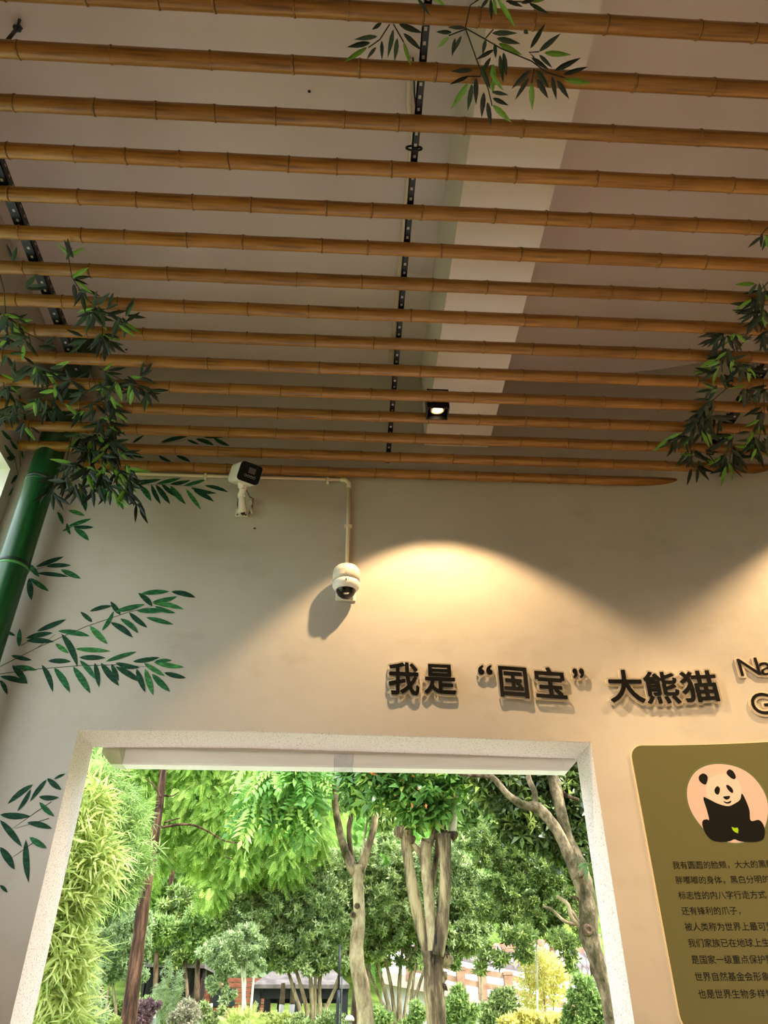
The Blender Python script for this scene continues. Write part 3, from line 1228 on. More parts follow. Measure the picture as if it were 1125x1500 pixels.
def painted_spray(label, org, scale, leaves, stems, wpx=5.6, dark=.55):
    base = onY(org[0] + leaves[0][0] / scale, org[1] + leaves[0][1] / scale, D)
    r = empty('painted_leaf_spray', base, label, 'wall painting', 'bamboo leaf sprays painted on the end wall')
    nn = Vector((0, -1, 0))
    for j, (x0, y0, x1, y1) in enumerate(leaves):
        a = onY(org[0] + x0 / scale, org[1] + y0 / scale, D - .0012 - .00012 * (j % 9))
        b = onY(org[0] + x1 / scale, org[1] + y1 / scale, D - .0012 - .00012 * (j % 9))
        b.y = a.y
        m = MB()
        L = (b - a).length
        w = min(.030, .20 * L + .004) * rnd.uniform(.85, 1.1)
        blade(m, a, b, w, nn, rnd.uniform(-.05, .05))
        mt = M['mural0'] if rnd.random() < dark else (M['mural1'] if rnd.random() < .75 else M['mural2'])
        m.build('painted_leaf', mt, r)
    for st in stems:
        m = MB()
        P = [onY(org[0] + x / scale, org[1] + y / scale, D - .0008) for x, y in st]
        m.tube(P, [.0016] * (len(P) - 1) + [.0006], 4)
        m.build('painted_stem', M['muralstem'], r)


A, S = (0, 780), 2.7778
painted_spray('painted bamboo spray rising left to right, upper of the long pair', A, S,
              [(45, 500, 130, 520), (78, 465, 80, 390), (62, 420, 20, 395), (150, 402, 270, 353), (105, 430, 215, 408), (107, 440, 220, 445), (235, 400, 367, 422), (375, 365, 327, 322), (365, 320, 457, 298), (365, 380, 438, 455), (415, 400, 462, 320), (490, 335, 450, 280), (470, 320, 590, 292), (450, 365, 540, 428), (490, 350, 563, 410), (525, 325, 600, 388), (555, 318, 690, 315), (620, 300, 562, 245), (575, 248, 690, 240), (697, 240, 797, 265), (620, 283, 722, 260), (620, 287, 750, 313), (630, 300, 715, 328), (595, 345, 707, 375)],
              [[(0, 545), (150, 470), (350, 382), (520, 325), (620, 300)], [(85, 460), (150, 425)], [(150, 470), (225, 415)]], dark=.5)
painted_spray('painted bamboo spray lying level just below the long rising one', A, S,
              [(170, 538, 215, 650), (220, 550, 285, 652), (195, 522, 290, 525), (226, 452, 280, 492), (250, 412, 315, 545), (305, 473, 450, 483), (325, 520, 388, 597), (322, 508, 430, 510), (297, 545, 368, 655), (385, 530, 403, 630), (410, 530, 485, 625), (430, 525, 557, 485), (453, 535, 482, 605), (470, 545, 575, 610), (470, 530, 570, 550), (540, 525, 650, 508), (555, 555, 590, 650), (590, 555, 623, 662), (585, 530, 672, 585), (618, 575, 692, 648), (625, 527, 750, 548), (630, 525, 700, 520), (668, 570, 757, 592), (50, 540, 112, 612), (55, 545, 150, 560), (0, 585, 115, 615), (0, 600, 30, 660)],
              [[(0, 575), (160, 555), (320, 542), (480, 538), (620, 548)]], dark=.45)
painted_spray('painted leaves springing from the ring on the green column', A, S,
              [(145, 140, 260, 98), (185, 137, 290, 134), (150, 165, 280, 180), (247, 150, 330, 188), (118, 185, 128, 275), (122, 185, 200, 240), (112, 125, 160, 182)], [[(105, 160), (150, 150), (190, 138)]], dark=.5)
painted_spray('painted bamboo leaves beside the lower left edge of the opening', A, S,
              [(135, 1025, 30, 1105), (125, 1045, 70, 1135), (190, 1005, 122, 1095), (220, 1003, 266, 982), (192, 1000, 250, 1048), (158, 1075, 240, 1078), (160, 1097, 222, 1156), (110, 1180, 212, 1205), (120, 1240, 190, 1285), (105, 1250, 117, 1425), (0, 1148, 125, 1155), (0, 1170, 90, 1280), (0, 1280, 60, 1372), (0, 1435, 30, 1465)],
              [[(210, 1095), (150, 1135), (50, 1205)], [(200, 1163), (60, 1205)], [(140, 1258), (40, 1330)]], dark=.7)
A2, S2 = (100, 600), 4.6875
painted_spray('painted bamboo spray under the poles, just left of the box camera', A2, S2,
              [(440, 495, 560, 480), (485, 515, 570, 630), (480, 515, 640, 480), (570, 515, 635, 650), (600, 515, 700, 650), (605, 510, 775, 470), (640, 510, 760, 605), (700, 520, 808, 652), (700, 510, 840, 485), (790, 525, 950, 480), (808, 545, 912, 688), (840, 535, 1020, 575), (860, 555, 1000, 632), (935, 520, 1100, 567), (160, 480, 260, 610), (300, 560, 380, 690), (240, 520, 250, 650), (330, 500, 410, 640), (100, 560, 120, 700)],
              [[(200, 520), (480, 517), (700, 515), (930, 535)]], dark=.6)
painted_spray('painted dark leaves showing in the gaps between the last poles', A2, S2,
              [(635, 225, 820, 185), (815, 205, 900, 240), (875, 200, 1000, 245), (1000, 195, 1110, 250), (930, 190, 1085, 185), (440, 230, 520, 175), (420, 300, 520, 332), (620, 315, 710, 360), (740, 315, 840, 360)],
              [[(630, 235), (820, 205)]], dark=.95)
painted_spray('short painted leaves crossing just right of the green column', A2, S2,
              [(0, 690, 115, 730), (175, 808, 30, 803), (40, 810, 142, 900), (0, 800, 160, 748), (-40, 835, 30, 800), (-10, 780, 15, 860), (-75, 700, -35, 790)],
              [[(-40, 835), (30, 805)]], dark=.6)


# painted leaves on the left wall, left of the column
def onX(px, py, x):
    d = ray(px, py)
    return EYE + d * (x / d.x)


r = empty('painted_leaf_spray', onX(22, 660, -1.958), 'painted bamboo leaves on the left wall, left of the green column', 'wall painting', 'bamboo leaf sprays painted on the end wall')
for j, (x0, y0, x1, y1) in enumerate(((12, 662, 21, 668), (6, 651, 20, 668), (10, 671, 23, 669), (15, 645, 26, 658), (27, 696, 16, 709), (27, 712, 12, 727), (0, 606, 14, 622), (2, 630, 18, 644), (20, 600, 24, 625), (32, 660, 34, 672), (12, 590, 20, 612), (0, 575, 12, 596), (28, 575, 33, 600), (36, 602, 38, 625))):
    a, b = onX(x0, y0, -1.958 + .0002 * (j % 4)), onX(x1, y1, -1.958 + .0002 * (j % 4))
    m = MB()
    blade(m, a, b, .028, Vector((1, 0, 0)), .05)
    m.build('painted_leaf', (M['mural0'], M['mural1'])[j % 2], r)
m = MB()
m.tube([onX(22, 672, -1.9585), onX(27, 700, -1.9585), onX(28, 715, -1.9585)], .0016, 4)
m.tube([onX(29, 640, -1.9585), onX(30, 690, -1.9585), onX(28, 720, -1.9585)], .0016, 4)
m.build('painted_stem', M['muralstem'], r)


# ------------------------------------------------------------------ artificial bamboo garlands
def silk_leaf(mat):
    m = MB()
    pos = [0, .1, .3, .55, .8, 1]
    wd = [.02, .55, 1, .95, .5, 0]
    for p, w in zip(pos, wd):
        z = -.06 * math.sin(p * 3.0)
        m.v += [(-w / 2, p, z + .12 * w), (0, p, z), (w / 2, p, z + .12 * w)]
    for i in range(5):
        q = i * 3
        m.f += [(q, q + 1, q + 4, q + 3), (q + 1, q + 2, q + 5, q + 4)]
        m.mi += [0, 0]
    k = len(m.v)
    m.v += [(-.045, .05, -.012), (.045, .05, -.012), (.03, .75, -.06), (-.03, .75, -.06)]
    m.f.append((k, k + 1, k + 2, k + 3))
    m.mi.append(1)
    return m.mesh('leaf', [mat, M['vein']], False)


LEAF = [silk_leaf(M['gleaf']), silk_leaf(M['gleaf2']), silk_leaf(M['gleaf3'])]


def put_leaf(root, a, b, w, kind):
    t = (b - a)
    L = t.length
    if L < 1e-4:
        return
    y = t / L
    view = ((a + b) / 2 - EYE).normalized()
    zax = (view + Vector((rnd.uniform(-.5, .5), rnd.uniform(-.5, .5), rnd.uniform(-.5, .5)))).normalized()
    x = y.cross(zax).normalized()
    z = x.cross(y)
    mm = Matrix(((x.x * w, y.x * L, z.x * w, a.x - root.location.x), (x.y * w, y.y * L, z.y * w, a.y - root.location.y), (x.z * w, y.z * L, z.z * w, a.z - root.location.z), (0, 0, 0, 1)))
    o = bpy.data.objects.new('leaf', LEAF[kind])
    link(o, root)
    o.matrix_local = mm


def garland(label, leaves, stems, place, org, sc):
    P = lambda x, y, dz=0.0: place(org[0] + x / sc, org[1] + y / sc, dz)
    r = empty('bamboo_leaf_garland', P(stems[0][0][0], stems[0][0][1]), label, 'artificial foliage', 'artificial bamboo leaf garlands hung from the poles')
    for st in stems:
        m = MB()
        m.tube([P(x, y) for x, y in st], .0022, 5)
        m.build('stem', M['gstem'], r, True)
    for L in leaves:
        x0, y0, x1, y1 = L[:4]
        k = L[4] if len(L) > 4 else (0 if rnd.random() < .72 else 1)
        d0 = rnd.uniform(-.03, .03)
        a, b = P(x0, y0, d0), P(x1, y1, d0 + rnd.uniform(-.025, .025))
        ln = (b - a).length
        put_leaf(r, a, b, max(.013, min(.021, ln * .20)), k)
    return r


under = lambda x, y, dz=0.0: onZ(x, y, 4.285 + dz)
TC = [(195, 143, 103, 155), (167, 167, 75, 185), (155, 185, 60, 245, 2), (190, 185, 153, 232), (212, 90, 173, 117), (212, 160, 213, 235), (258, 115, 235, 228, 1), (273, 150, 262, 242, 1), (298, 165, 326, 257, 2), (297, 130, 371, 200), (280, 95, 373, 130),
      (487, 127, 425, 125), (475, 145, 428, 192, 2), (500, 150, 488, 223), (525, 140, 490, 213), (540, 110, 470, 107), (645, 130, 745, 130), (663, 150, 757, 172), (670, 170, 765, 217, 2), (620, 155, 608, 215), (655, 170, 660, 230), (652, 195, 580, 235), (690, 205, 702, 302), (675, 215, 690, 328), (640, 225, 595, 302), (650, 250, 648, 372, 2), (600, 260, 640, 352), (640, 290, 690, 357, 2), (570, 275, 483, 280), (553, 298, 478, 332), (552, 325, 482, 430, 2), (567, 330, 549, 436, 1), (582, 305, 582, 412), (613, 362, 604, 462), (627, 400, 641, 496), (645, 360, 710, 373), (648, 385, 711, 414), (648, 412, 722, 481, 2),
      (795, 190, 855, 90), (830, 202, 916, 130), (850, 207, 957, 215, 2), (890, 277, 995, 226), (925, 292, 1022, 262), (930, 312, 1037, 327, 2), (800, 225, 870, 275), (830, 215, 882, 267, 1), (795, 275, 720, 350), (790, 305, 735, 393), (800, 325, 803, 434, 2), (820, 310, 866, 387), (820, 275, 870, 347, 1), (880, 300, 898, 393), (900, 315, 948, 389),
      (350, -10, 402, 62), (405, -15, 462, 22, 2), (630, -5, 598, 37), (640, -5, 643, 82), (650, -10, 662, 62, 2), (665, -8, 737, 110, 2), (700, 2, 767, 27), (790, 12, 867, 52), (800, 8, 875, -14, 2), (760, 12, 820, -5), (770, 120, 788, 132)]
garland('artificial bamboo leaves hanging over the top centre poles', TC,
        [[(540, 110), (590, 250), (630, 350), (645, 415)], [(540, 110), (620, 155), (680, 190), (800, 240), (860, 285), (930, 305)], [(243, 95), (205, 155), (160, 187)], [(258, 95), (298, 165)], [(540, 115), (475, 140)], [(600, 300), (550, 300)], [(810, 225), (790, 205), (830, 203)], [(810, 270), (800, 330)], [(620, 150), (650, 115)], [(700, 5), (800, 8)], [(540, 110), (560, 20), (620, -20)]],
        under, (480, 0), 2.679)


def auto(clusters, lmin, lmax, stems):
    L = []
    for c in clusters:
        x, y, n = c[:3]
        n = n + n // 3
        a0 = c[3] if len(c) > 3 else 90
        sp = c[4] if len(c) > 4 else 85
        for k in range(n):
            a = math.radians(a0 + (k / (n - 1) - .5) * 2 * sp + rnd.uniform(-14, 14)) if n > 1 else math.radians(a0)
            bx, by = x + rnd.uniform(-6, 6), y + rnd.uniform(-6, 6)
            ln = rnd.uniform(lmin * 1.12, lmax * 1.2)
            L.append((bx, by, bx + math.cos(a) * ln, by + math.sin(a) * ln, 2 if rnd.random() < .15 else (0 if rnd.random() < .7 else 1)))
    return L


c1 = [(102, 380, 4, -90, 60), (22, 378, 2, -90, 25), (108, 412, 4, 20, 50), (118, 428, 4, 60, 60), (40, 420, 3, -20, 20), (134, 458, 8), (138, 448, 4, 0, 70), (158, 455, 4, -10, 50), (178, 470, 7, 70, 60), (188, 466, 3, -40, 40), (150, 492, 7, 80, 70), (124, 498, 3, 170, 30), (158, 505, 4, 60, 40)]
garland('garland of artificial bamboo leaves at left, upper tuft against the ceiling', auto(c1, 18, 27, 0), [[(100, 375), (105, 405), (120, 430), (150, 460), (185, 470)], [(150, 460), (150, 500)]], under, (0, 0), 1)
c2 = [(8, 462, 8), (22, 470, 7, 60, 70), (15, 490, 5), (38, 500, 4, 120, 70), (62, 507, 3, -20, 20), (8, 515, 3), (50, 540, 9, 110, 95), (66, 545, 8, 70, 80), (74, 540, 4, 20, 40), (12, 570, 7, 90, 90), (22, 590, 6, 90, 60), (56, 585, 6, 100, 70), (66, 590, 6, 90, 50), (10, 610, 5), (40, 620, 5, 100, 60), (20, 560, 4, -90, 60)]
garland('mass of artificial bamboo leaves at the far left edge', auto(c2, 17, 27, 0), [[(0, 402), (6, 425), (8, 460), (22, 480), (65, 500)], [(25, 580), (50, 572), (80, 562)], [(5, 560), (12, 600)], [(42, 490), (46, 510)]], under, (0, 0), 1)
c3 = [(155, 545, 5, 30, 60), (168, 560, 8, 90, 80), (205, 552, 4, -30, 50), (185, 555, 3, 30, 30), (198, 566, 7, 90, 75), (216, 574, 6, 60, 70), (150, 560, 6, 90, 60), (158, 585, 7, 90, 60), (168, 600, 7, 60, 50), (135, 595, 5, 110, 60), (150, 615, 8), (160, 625, 7, 60, 60), (118, 605, 5, 150, 60), (125, 575, 4, 180, 50), (100, 560, 5, 170, 70), (82, 572, 4, 120, 50), (78, 595, 5, 100, 60)]
garland('dense artificial bamboo leaves over the head of the green column', auto(c3, 17, 26, 0), [[(128, 535), (145, 575), (160, 615), (170, 650)], [(145, 540), (185, 560), (215, 575)], [(130, 545), (100, 560), (75, 590)]], under, (0, 0), 1)
low = lambda x, y, dz=0.0: onY(x, y, 3.24 + dz)
c4 = [(118, 640, 9, 120, 90), (140, 640, 10, 90, 90), (158, 645, 9, 60, 80), (128, 660, 9, 110, 90), (150, 665, 10, 90, 80), (172, 660, 7, 50, 60), (108, 680, 7, 120, 80), (130, 690, 8, 100, 70), (150, 690, 8, 90, 70), (172, 690, 8, 80, 60), (185, 685, 6, 50, 50), (95, 700, 6, 120, 60), (115, 710, 6, 100, 50), (140, 712, 6, 90, 60), (160, 715, 6, 80, 60), (183, 712, 6, 70, 50), (80, 700, 4, 150, 50), (190, 700, 4, 60, 40), (80, 720, 4, 90, 60)]
garland('thick hanging bunch of artificial bamboo leaves beside the green column', auto(c4, 18, 28, 0), [[(150, 640), (150, 680), (172, 705), (195, 735)], [(140, 650), (115, 680), (90, 705)], [(105, 640), (92, 700)], [(170, 650), (175, 690)]], low, (0, 0), 1)
garland('last drooping tip of artificial leaves below the hanging bunch', [(200, 738, 198, 767, 0), (203, 736, 214, 757, 0), (202, 737, 207, 748, 0), (205, 745, 217, 768, 0), (190, 725, 200, 742, 0), (185, 722, 193, 738, 0), (196, 735, 188, 740, 0)], [[(176, 700), (190, 725), (203, 742)]], low, (0, 0), 1)
rc1 = [(1114, 343, 2, 110, 20), (1122, 343, 2, 85, 20), (1112, 420, 5, 120, 60), (1105, 440, 7, 110, 60), (1118, 455, 8, 100, 70), (1108, 465, 5, 110, 60), (1120, 490, 5, 100, 50), (1122, 425, 4, 60, 60), (1104, 455, 4, 150, 40)]
garland('artificial bamboo leaves at the right edge above the rail', auto(rc1, 19, 27, 0), [[(1128, 410), (1110, 430), (1105, 455), (1118, 480)], [(1126, 332), (1116, 343)]], under, (0, 0), 1)
rc2 = [(1060, 492, 7, 110, 80), (1075, 492, 6, 60, 60), (1052, 490, 4, 150, 40), (1062, 515, 6, 110, 50), (1048, 500, 4, 130, 40), (1052, 530, 5, 150, 40), (1070, 530, 5, 30, 60), (1085, 535, 6, 60, 70), (1040, 545, 4, 170, 30), (1098, 540, 5, 30, 50), (1056, 545, 3, 90, 40)]
garland('artificial bamboo leaves at right between the fifth and sixth poles from the wall', auto(rc2, 17, 25, 0), [[(1102, 490), (1080, 510), (1060, 525)], [(1060, 490), (1045, 505)], [(1056, 520), (1058, 545)]], under, (0, 0), 1)
rc3 = [(1048, 568, 5, 160, 40), (1038, 590, 6, 120, 50), (1028, 602, 7, 115, 50), (1025, 612, 6, 105, 50), (1018, 622, 6, 110, 50), (1042, 612, 6, 80, 60), (1052, 612, 4, 40, 60), (1032, 628, 6, 80, 50), (1008, 635, 5, 130, 40), (996, 640, 5, 125, 45), (984, 645, 4, 130, 30), (1060, 562, 3, -30, 30)]
garland('artificial bamboo leaves at right trailing down left across the rail foot', auto(rc3, 17, 26, 0), [[(1073, 562), (1040, 590), (1020, 625), (990, 640), (960, 655)], [(1025, 605), (1045, 612)]], under, (0, 0), 1)
rc4 = [(1095, 570, 5, 100, 60), (1118, 570, 5, 130, 60), (1118, 600, 5, 120, 50), (1116, 612, 4, 110, 40), (1070, 642, 5, 140, 40), (1105, 635, 5, 100, 60), (1110, 648, 8, 100, 70), (1105, 655, 6, 110, 60), (1120, 640, 4, 40, 50), (1012, 665, 8, 90, 80), (1030, 662, 4, 20, 40), (1060, 668, 6, 110, 50), (1068, 680, 8, 90, 70), (1080, 665, 5, 50, 50), (1018, 680, 4, 70, 40), (1075, 655, 3, 60, 30)]
garland('lowest artificial bamboo leaves at right, hanging past the second last pole', auto(rc4, 18, 27, 0), [[(1118, 560), (1120, 610), (1110, 650)], [(1074, 635), (1068, 680)], [(1008, 640), (1014, 670)], [(1070, 650), (1060, 668)]], under, (0, 0), 1)

# ================================================================== OUTSIDE
def ground_h(y):
    pts = [(-40, 0.0), (3.9, -0.02), (6, .15), (10, .95), (14, 1.45), (20, 1.8), (26, 3.0), (34, 8.0), (60, 24.0), (90, 36)]
    for (a, ha), (b, hb) in zip(pts[:-1], pts[1:]):
        if y <= b:
            return ha + (hb - ha) * max(0, (y - a)) / (b - a)
    return pts[-1][1]


m = MB()
ys = [-40, -20, -2.6, 3.87, 6, 8, 10, 12, 14, 17, 20, 23, 26, 30, 34, 45, 60, 90]
xs = list(np.linspace(-60, 60, 25))
for y in ys:
    for x in xs:
        m.v.append((x, y, ground_h(y) - (.12 if y < 3.9 else 0) + (0 if y < 6 else .12 * math.sin(x * 1.3 + y))))
nx = len(xs)
for j in range(len(ys) - 1):
    for i in range(nx - 1):
        q = j * nx + i
        m.f.append((q, q + 1, q + nx + 1, q + nx))
m.mi = [0] * len(m.f)
o = m.build('hillside_ground', mottled('grassy_soil', (70, 92, 36), (130, 150, 64), 1.4, .95, .5, 6))
struct(o, 'green planted slope rising outside the opening')

# ---- leaf templates: verts (x across, y along, z normal), tris
def tpl(parts):
    V, Fc = [], []
    for v, f in parts:
        b = len(V)
        V += v
        Fc += [tuple(i + b for i in t) for t in f]
    return np.array(V, float), np.array(Fc, int)


def leaf_t(w, L=1.0, o=(0, 0, 0), ang=0.0, fold=.15, droop=0.0, tilt=0.0, mid=.45):
    V = [(0, 0, 0), (-w / 2, L * mid, fold * w), (w / 2, L * mid, fold * w), (0, L, -droop * L)]
    c, s = math.cos(ang), math.sin(ang)
    ct, st_ = math.cos(tilt), math.sin(tilt)
    out = []
    for x, y, z in V:
        y, z = y * ct - z * st_, y * st_ + z * ct
        out.append((x * c + y * s + o[0], -x * s + y * c + o[1], z + o[2]))
    return out, [(0, 2, 1), (1, 2, 3)]


T_tuft = tpl([leaf_t(.34, .95, ang=a, tilt=t, droop=.1) for a, t in ((0, .5), (1.3, .25), (2.6, .2), (-1.3, .3), (-2.5, .35))])
T_whorl = tpl([leaf_t(.34, 1, ang=a, tilt=.1, droop=.35, mid=.6) for a in (0, .95, 1.9, 2.9, -1.0, -2.0)])
T_feather = tpl([leaf_t(.055, .30 - .02 * k, o=(0, .06 + k * .1, 0), ang=s * .95, tilt=.1, droop=.25) for k in range(9) for s in (-1, 1)] + [leaf_t(.04, 1.05, droop=.1)])
T_pinnate = tpl([leaf_t(.15, .42, o=(0, .08 + k * .13, -.02 * k * k * .5), ang=s * 1.05, tilt=-.2, droop=.2) for k in range(7) for s in (-1, 1)] + [leaf_t(.16, .35, o=(0, 1, -.5), tilt=-.5)])
T_blade = tpl([leaf_t(.10, 1, ang=a, tilt=t, droop=.25) for a, t in ((0, .2), (.7, .1), (-.6, 0), (1.5, .1), (-1.4, .1))])
T_fine = tpl([leaf_t(.3, .9, ang=a, tilt=t, droop=.1) for a, t in ((0, .4), (2.1, .3), (-2.1, .2))])


def scatter(name, tp, P, Yd, size, mat, parent=None, jit=.25, nrm=None, tint=None):
    """One mesh holding len(P) copies of a leaf template, leaf axis along Yd."""
    V, Fc = tp
    n = len(P)
    Yd = Yd / np.linalg.norm(Yd, axis=1, keepdims=True)
    R0 = NR.normal(size=(n, 3)) * jit + (nrm if nrm is not None else np.array([0, 0, 1.0]))
    X = np.cross(Yd, R0)
    X /= np.linalg.norm(X, axis=1, keepdims=True) + 1e-9
    Z = np.cross(X, Yd)
    sz = size * NR.uniform(.7, 1.25, n)
    pts = P[:, None, :] + sz[:, None, None] * (V[None, :, 0:1] * X[:, None, :] + V[None, :, 1:2] * Yd[:, None, :] + V[None, :, 2:3] * Z[:, None, :])
    pts = pts.reshape(-1, 3)
    org = np.array(parent.location[:]) if parent is not None else np.zeros(3)
    pts = pts - org
    fc = (Fc[None] + (np.arange(n) * len(V))[:, None, None]).reshape(-1, 3)
    me = bpy.data.meshes.new(name)
    me.vertices.add(len(pts))
    me.vertices.foreach_set('co', pts.astype(np.float32).ravel())
    me.loops.add(fc.size)
    me.loops.foreach_set('vertex_index', fc.astype(np.int32).ravel())
    me.polygons.add(len(fc))
    me.polygons.foreach_set('loop_start', np.arange(0, fc.size, 3, dtype=np.int32))
    at = me.attributes.new('tint', 'FLOAT', 'POINT')
    tv = NR.uniform(0, 1, n) if tint is None else np.clip(tint + NR.normal(size=n) * .18, 0, 1)
    at.data.foreach_set('value', np.repeat(tv, len(V)).astype(np.float32))
    me.materials.append(mat)
    me.update()
    me.validate()
    o = bpy.data.objects.new(name, me)
    o['kind'] = 'stuff'
    return link(o, parent)


def blob_points(blobs, y, n, depth=1.0, shell=.55):
    """blobs: measured ellipses (px, py, rx, ry[, dy]); returns points in the outer part of each puff and outward directions."""
    vols = np.array([b[2] * b[3] for b in blobs], float)
    cnt = NR.multinomial(n, vols / vols.sum())
    P, N = [], []
    for b, k in zip(blobs, cnt):
        yy = y + (b[4] if len(b) > 4 else 0)
        c = onY(b[0], b[1], yy)
        zc = (c - EYE).dot(fwd)
        rx, rz = b[2] * zc / F, b[3] * zc / F / .92
        ry = (rx + rz) / 2 * depth
        d = NR.normal(size=(k, 3))
        d /= np.linalg.norm(d, axis=1, keepdims=True)
        rad = NR.uniform(shell, 1.0, (k, 1)) ** .7
        lump = 1 + .14 * np.sin(d[:, :1] * 7 + b[0]) * np.sin(d[:, 2:3] * 6 + b[1]) + .1 * np.sin(d[:, 1:2] * 11 + b[0])
        cc = np.array(c[:])
        RX = np.array([rx, ry, rz])
        if shell >= .6 and k > 150:
            nc = max(10, int(k / 55))
            cd = NR.normal(size=(nc, 3))
            cd /= np.linalg.norm(cd, axis=1, keepdims=True)
            cp = cd * NR.uniform(.62, 1.02, (nc, 1))
            w = NR.randint(0, nc, k)
            loc = NR.normal(size=(k, 3))
            loc /= np.linalg.norm(loc, axis=1, keepdims=True)
            P.append(cc + (cp[w] + loc * NR.uniform(.35, 1, (k, 1)) * NR.uniform(.14, .30, nc)[w][:, None]) * RX)
            d = loc * .8 + cd[w] * .5
            d /= np.linalg.norm(d, axis=1, keepdims=True)
        else:
            P.append(cc + d * rad * lump * RX + NR.normal(size=(k, 3)) * .15 * min(rx, rz))
        N.append(d)
    return np.vstack(P), np.vstack(N)


LM = {}
LM['spruce'] = leaf_mat('feathery_green', [(0, (104, 142, 70)), (.5, (156, 190, 96)), (1, (204, 226, 132))], .5, .6, .2)
LM['olive'] = leaf_mat('evergreen_leaf', [(0, (78, 98, 56)), (.35, (124, 148, 88)), (.7, (176, 196, 132)), (1, (228, 234, 186))], .42, .32, .6)
LM['fresh'] = leaf_mat('fresh_leaf', [(0, (92, 124, 70)), (.5, (142, 172, 104)), (1, (198, 216, 144))], .45, .45, .4)
LM['yellow'] = leaf_mat('bamboo_yellow_green', [(0, (132, 156, 84)), (.5, (184, 198, 118)), (1, (226, 230, 166))], .38, .5, .35)
LM['big'] = leaf_mat('broad_leaf', [(0, (66, 106, 50)), (.5, (100, 146, 72)), (.85, (144, 186, 96)), (1, (196, 212, 110))], .45, .3, .6)
LM['dark'] = leaf_mat('dark_leaf', [(0, (78, 98, 52)), (.5, (112, 136, 74)), (.85, (150, 174, 100)), (1, (200, 214, 130))], .42, .35, .6)
LM['deep'] = leaf_mat('deep_green_leaf', [(0, (50, 68, 34)), (.5, (80, 102, 50)), (.85, (112, 136, 66)), (1, (180, 196, 104))], .35, .3, .7)
LM['sage'] = leaf_mat('grey_green_leaf', [(0, (118, 140, 96)), (.5, (160, 182, 134)), (1, (208, 220, 178))], .35, .4, .4)
LM['purple'] = leaf_mat('purple_leaf', [(0, (90, 62, 74)), (.5, (140, 108, 118)), (1, (186, 158, 156))], .3)
LM['pinkgreen'] = leaf_mat('variegated_leaf', [(0, (110, 122, 94)), (.5, (164, 170, 140)), (1, (220, 196, 186))], .3)
LM['gold'] = leaf_mat('golden_leaf', [(0, (184, 184, 104)), (.5, (222, 218, 136)), (1, (244, 240, 186))], .45)
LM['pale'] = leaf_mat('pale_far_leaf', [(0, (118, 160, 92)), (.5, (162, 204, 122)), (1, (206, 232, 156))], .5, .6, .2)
B = {}
B['red'] = bark_mat('redwood_bark', (38, 26, 20), (76, 52, 40), (116, 86, 70), 5, (4, 4, .5))
B['pale'] = bark_mat('pale_smooth_bark', (84, 70, 54), (152, 134, 104), (194, 178, 142), 3.5, (2, 2, .8))
B['stain'] = bark_mat('stained_pale_bark', (26, 22, 20), (104, 88, 68), (180, 162, 124), 2.6, (3.4, 3.4, .55))
B['moss'] = bark_mat('mossy_bark', (56, 56, 30), (106, 92, 72), (158, 140, 112), 5, (2, 2, 1))
B['thin'] = bark_mat('light_stem_bark', (104, 88, 66), (150, 134, 104), (184, 168, 138), 6)
B['brown'] = bark_mat('brown_bark', (52, 40, 30), (92, 74, 58), (130, 108, 86), 6)


def limb(root, pts, y, mat, name='limb', ground=False, n=10, sub=4):
    """pts: measured (px, py, radius px[, dy])."""
    Q, Rr = [], []
    for p in pts:
        q = onY(p[0], p[1], y + (p[3] if len(p) > 3 else 0))
        zc = (q - EYE).dot(fwd)
        Q.append(q)
        Rr.append(p[2] * zc / F)
    if ground:
        g = Q[0].copy()
        g.z = ground_h(g.y) - .1
        g.x += (Q[0].x - Q[1].x) / max(.2, abs(Q[0].z - Q[1].z)) * abs(Q[0].z - g.z) * .3
        Q.insert(0, g)
        Rr.insert(0, Rr[0] * 1.25)
    # smooth the polyline
    P2, R2 = [], []
    k = len(Q)
    for i in range(k - 1):
        p0, p1, p2, p3 = Q[max(i - 1, 0)], Q[i], Q[i + 1], Q[min(i + 2, k - 1)]
        for t in np.linspace(0, 1, sub, endpoint=False):
            P2.append(.5 * ((2 * p1) + (p2 - p0) * t + (2 * p0 - 5 * p1 + 4 * p2 - p3) * t * t + (3 * p1 - p0 - 3 * p2 + p3) * t ** 3))
            R2.append((Rr[i] * (1 - t) + Rr[i + 1] * t) * (1 + rnd.uniform(-.06, .06)))
    P2.append(Q[-1])
    R2.append(Rr[-1])
    m = MB()
    m.tube(P2, R2, n)
    return m.build(name, mat, root, True)


def tree_root(name, label, px, y, cat='tree', group=None):
    q = onY(px, 1500, y)
    return empty(name, (q.x, y, ground_h(y)), label, cat, group)


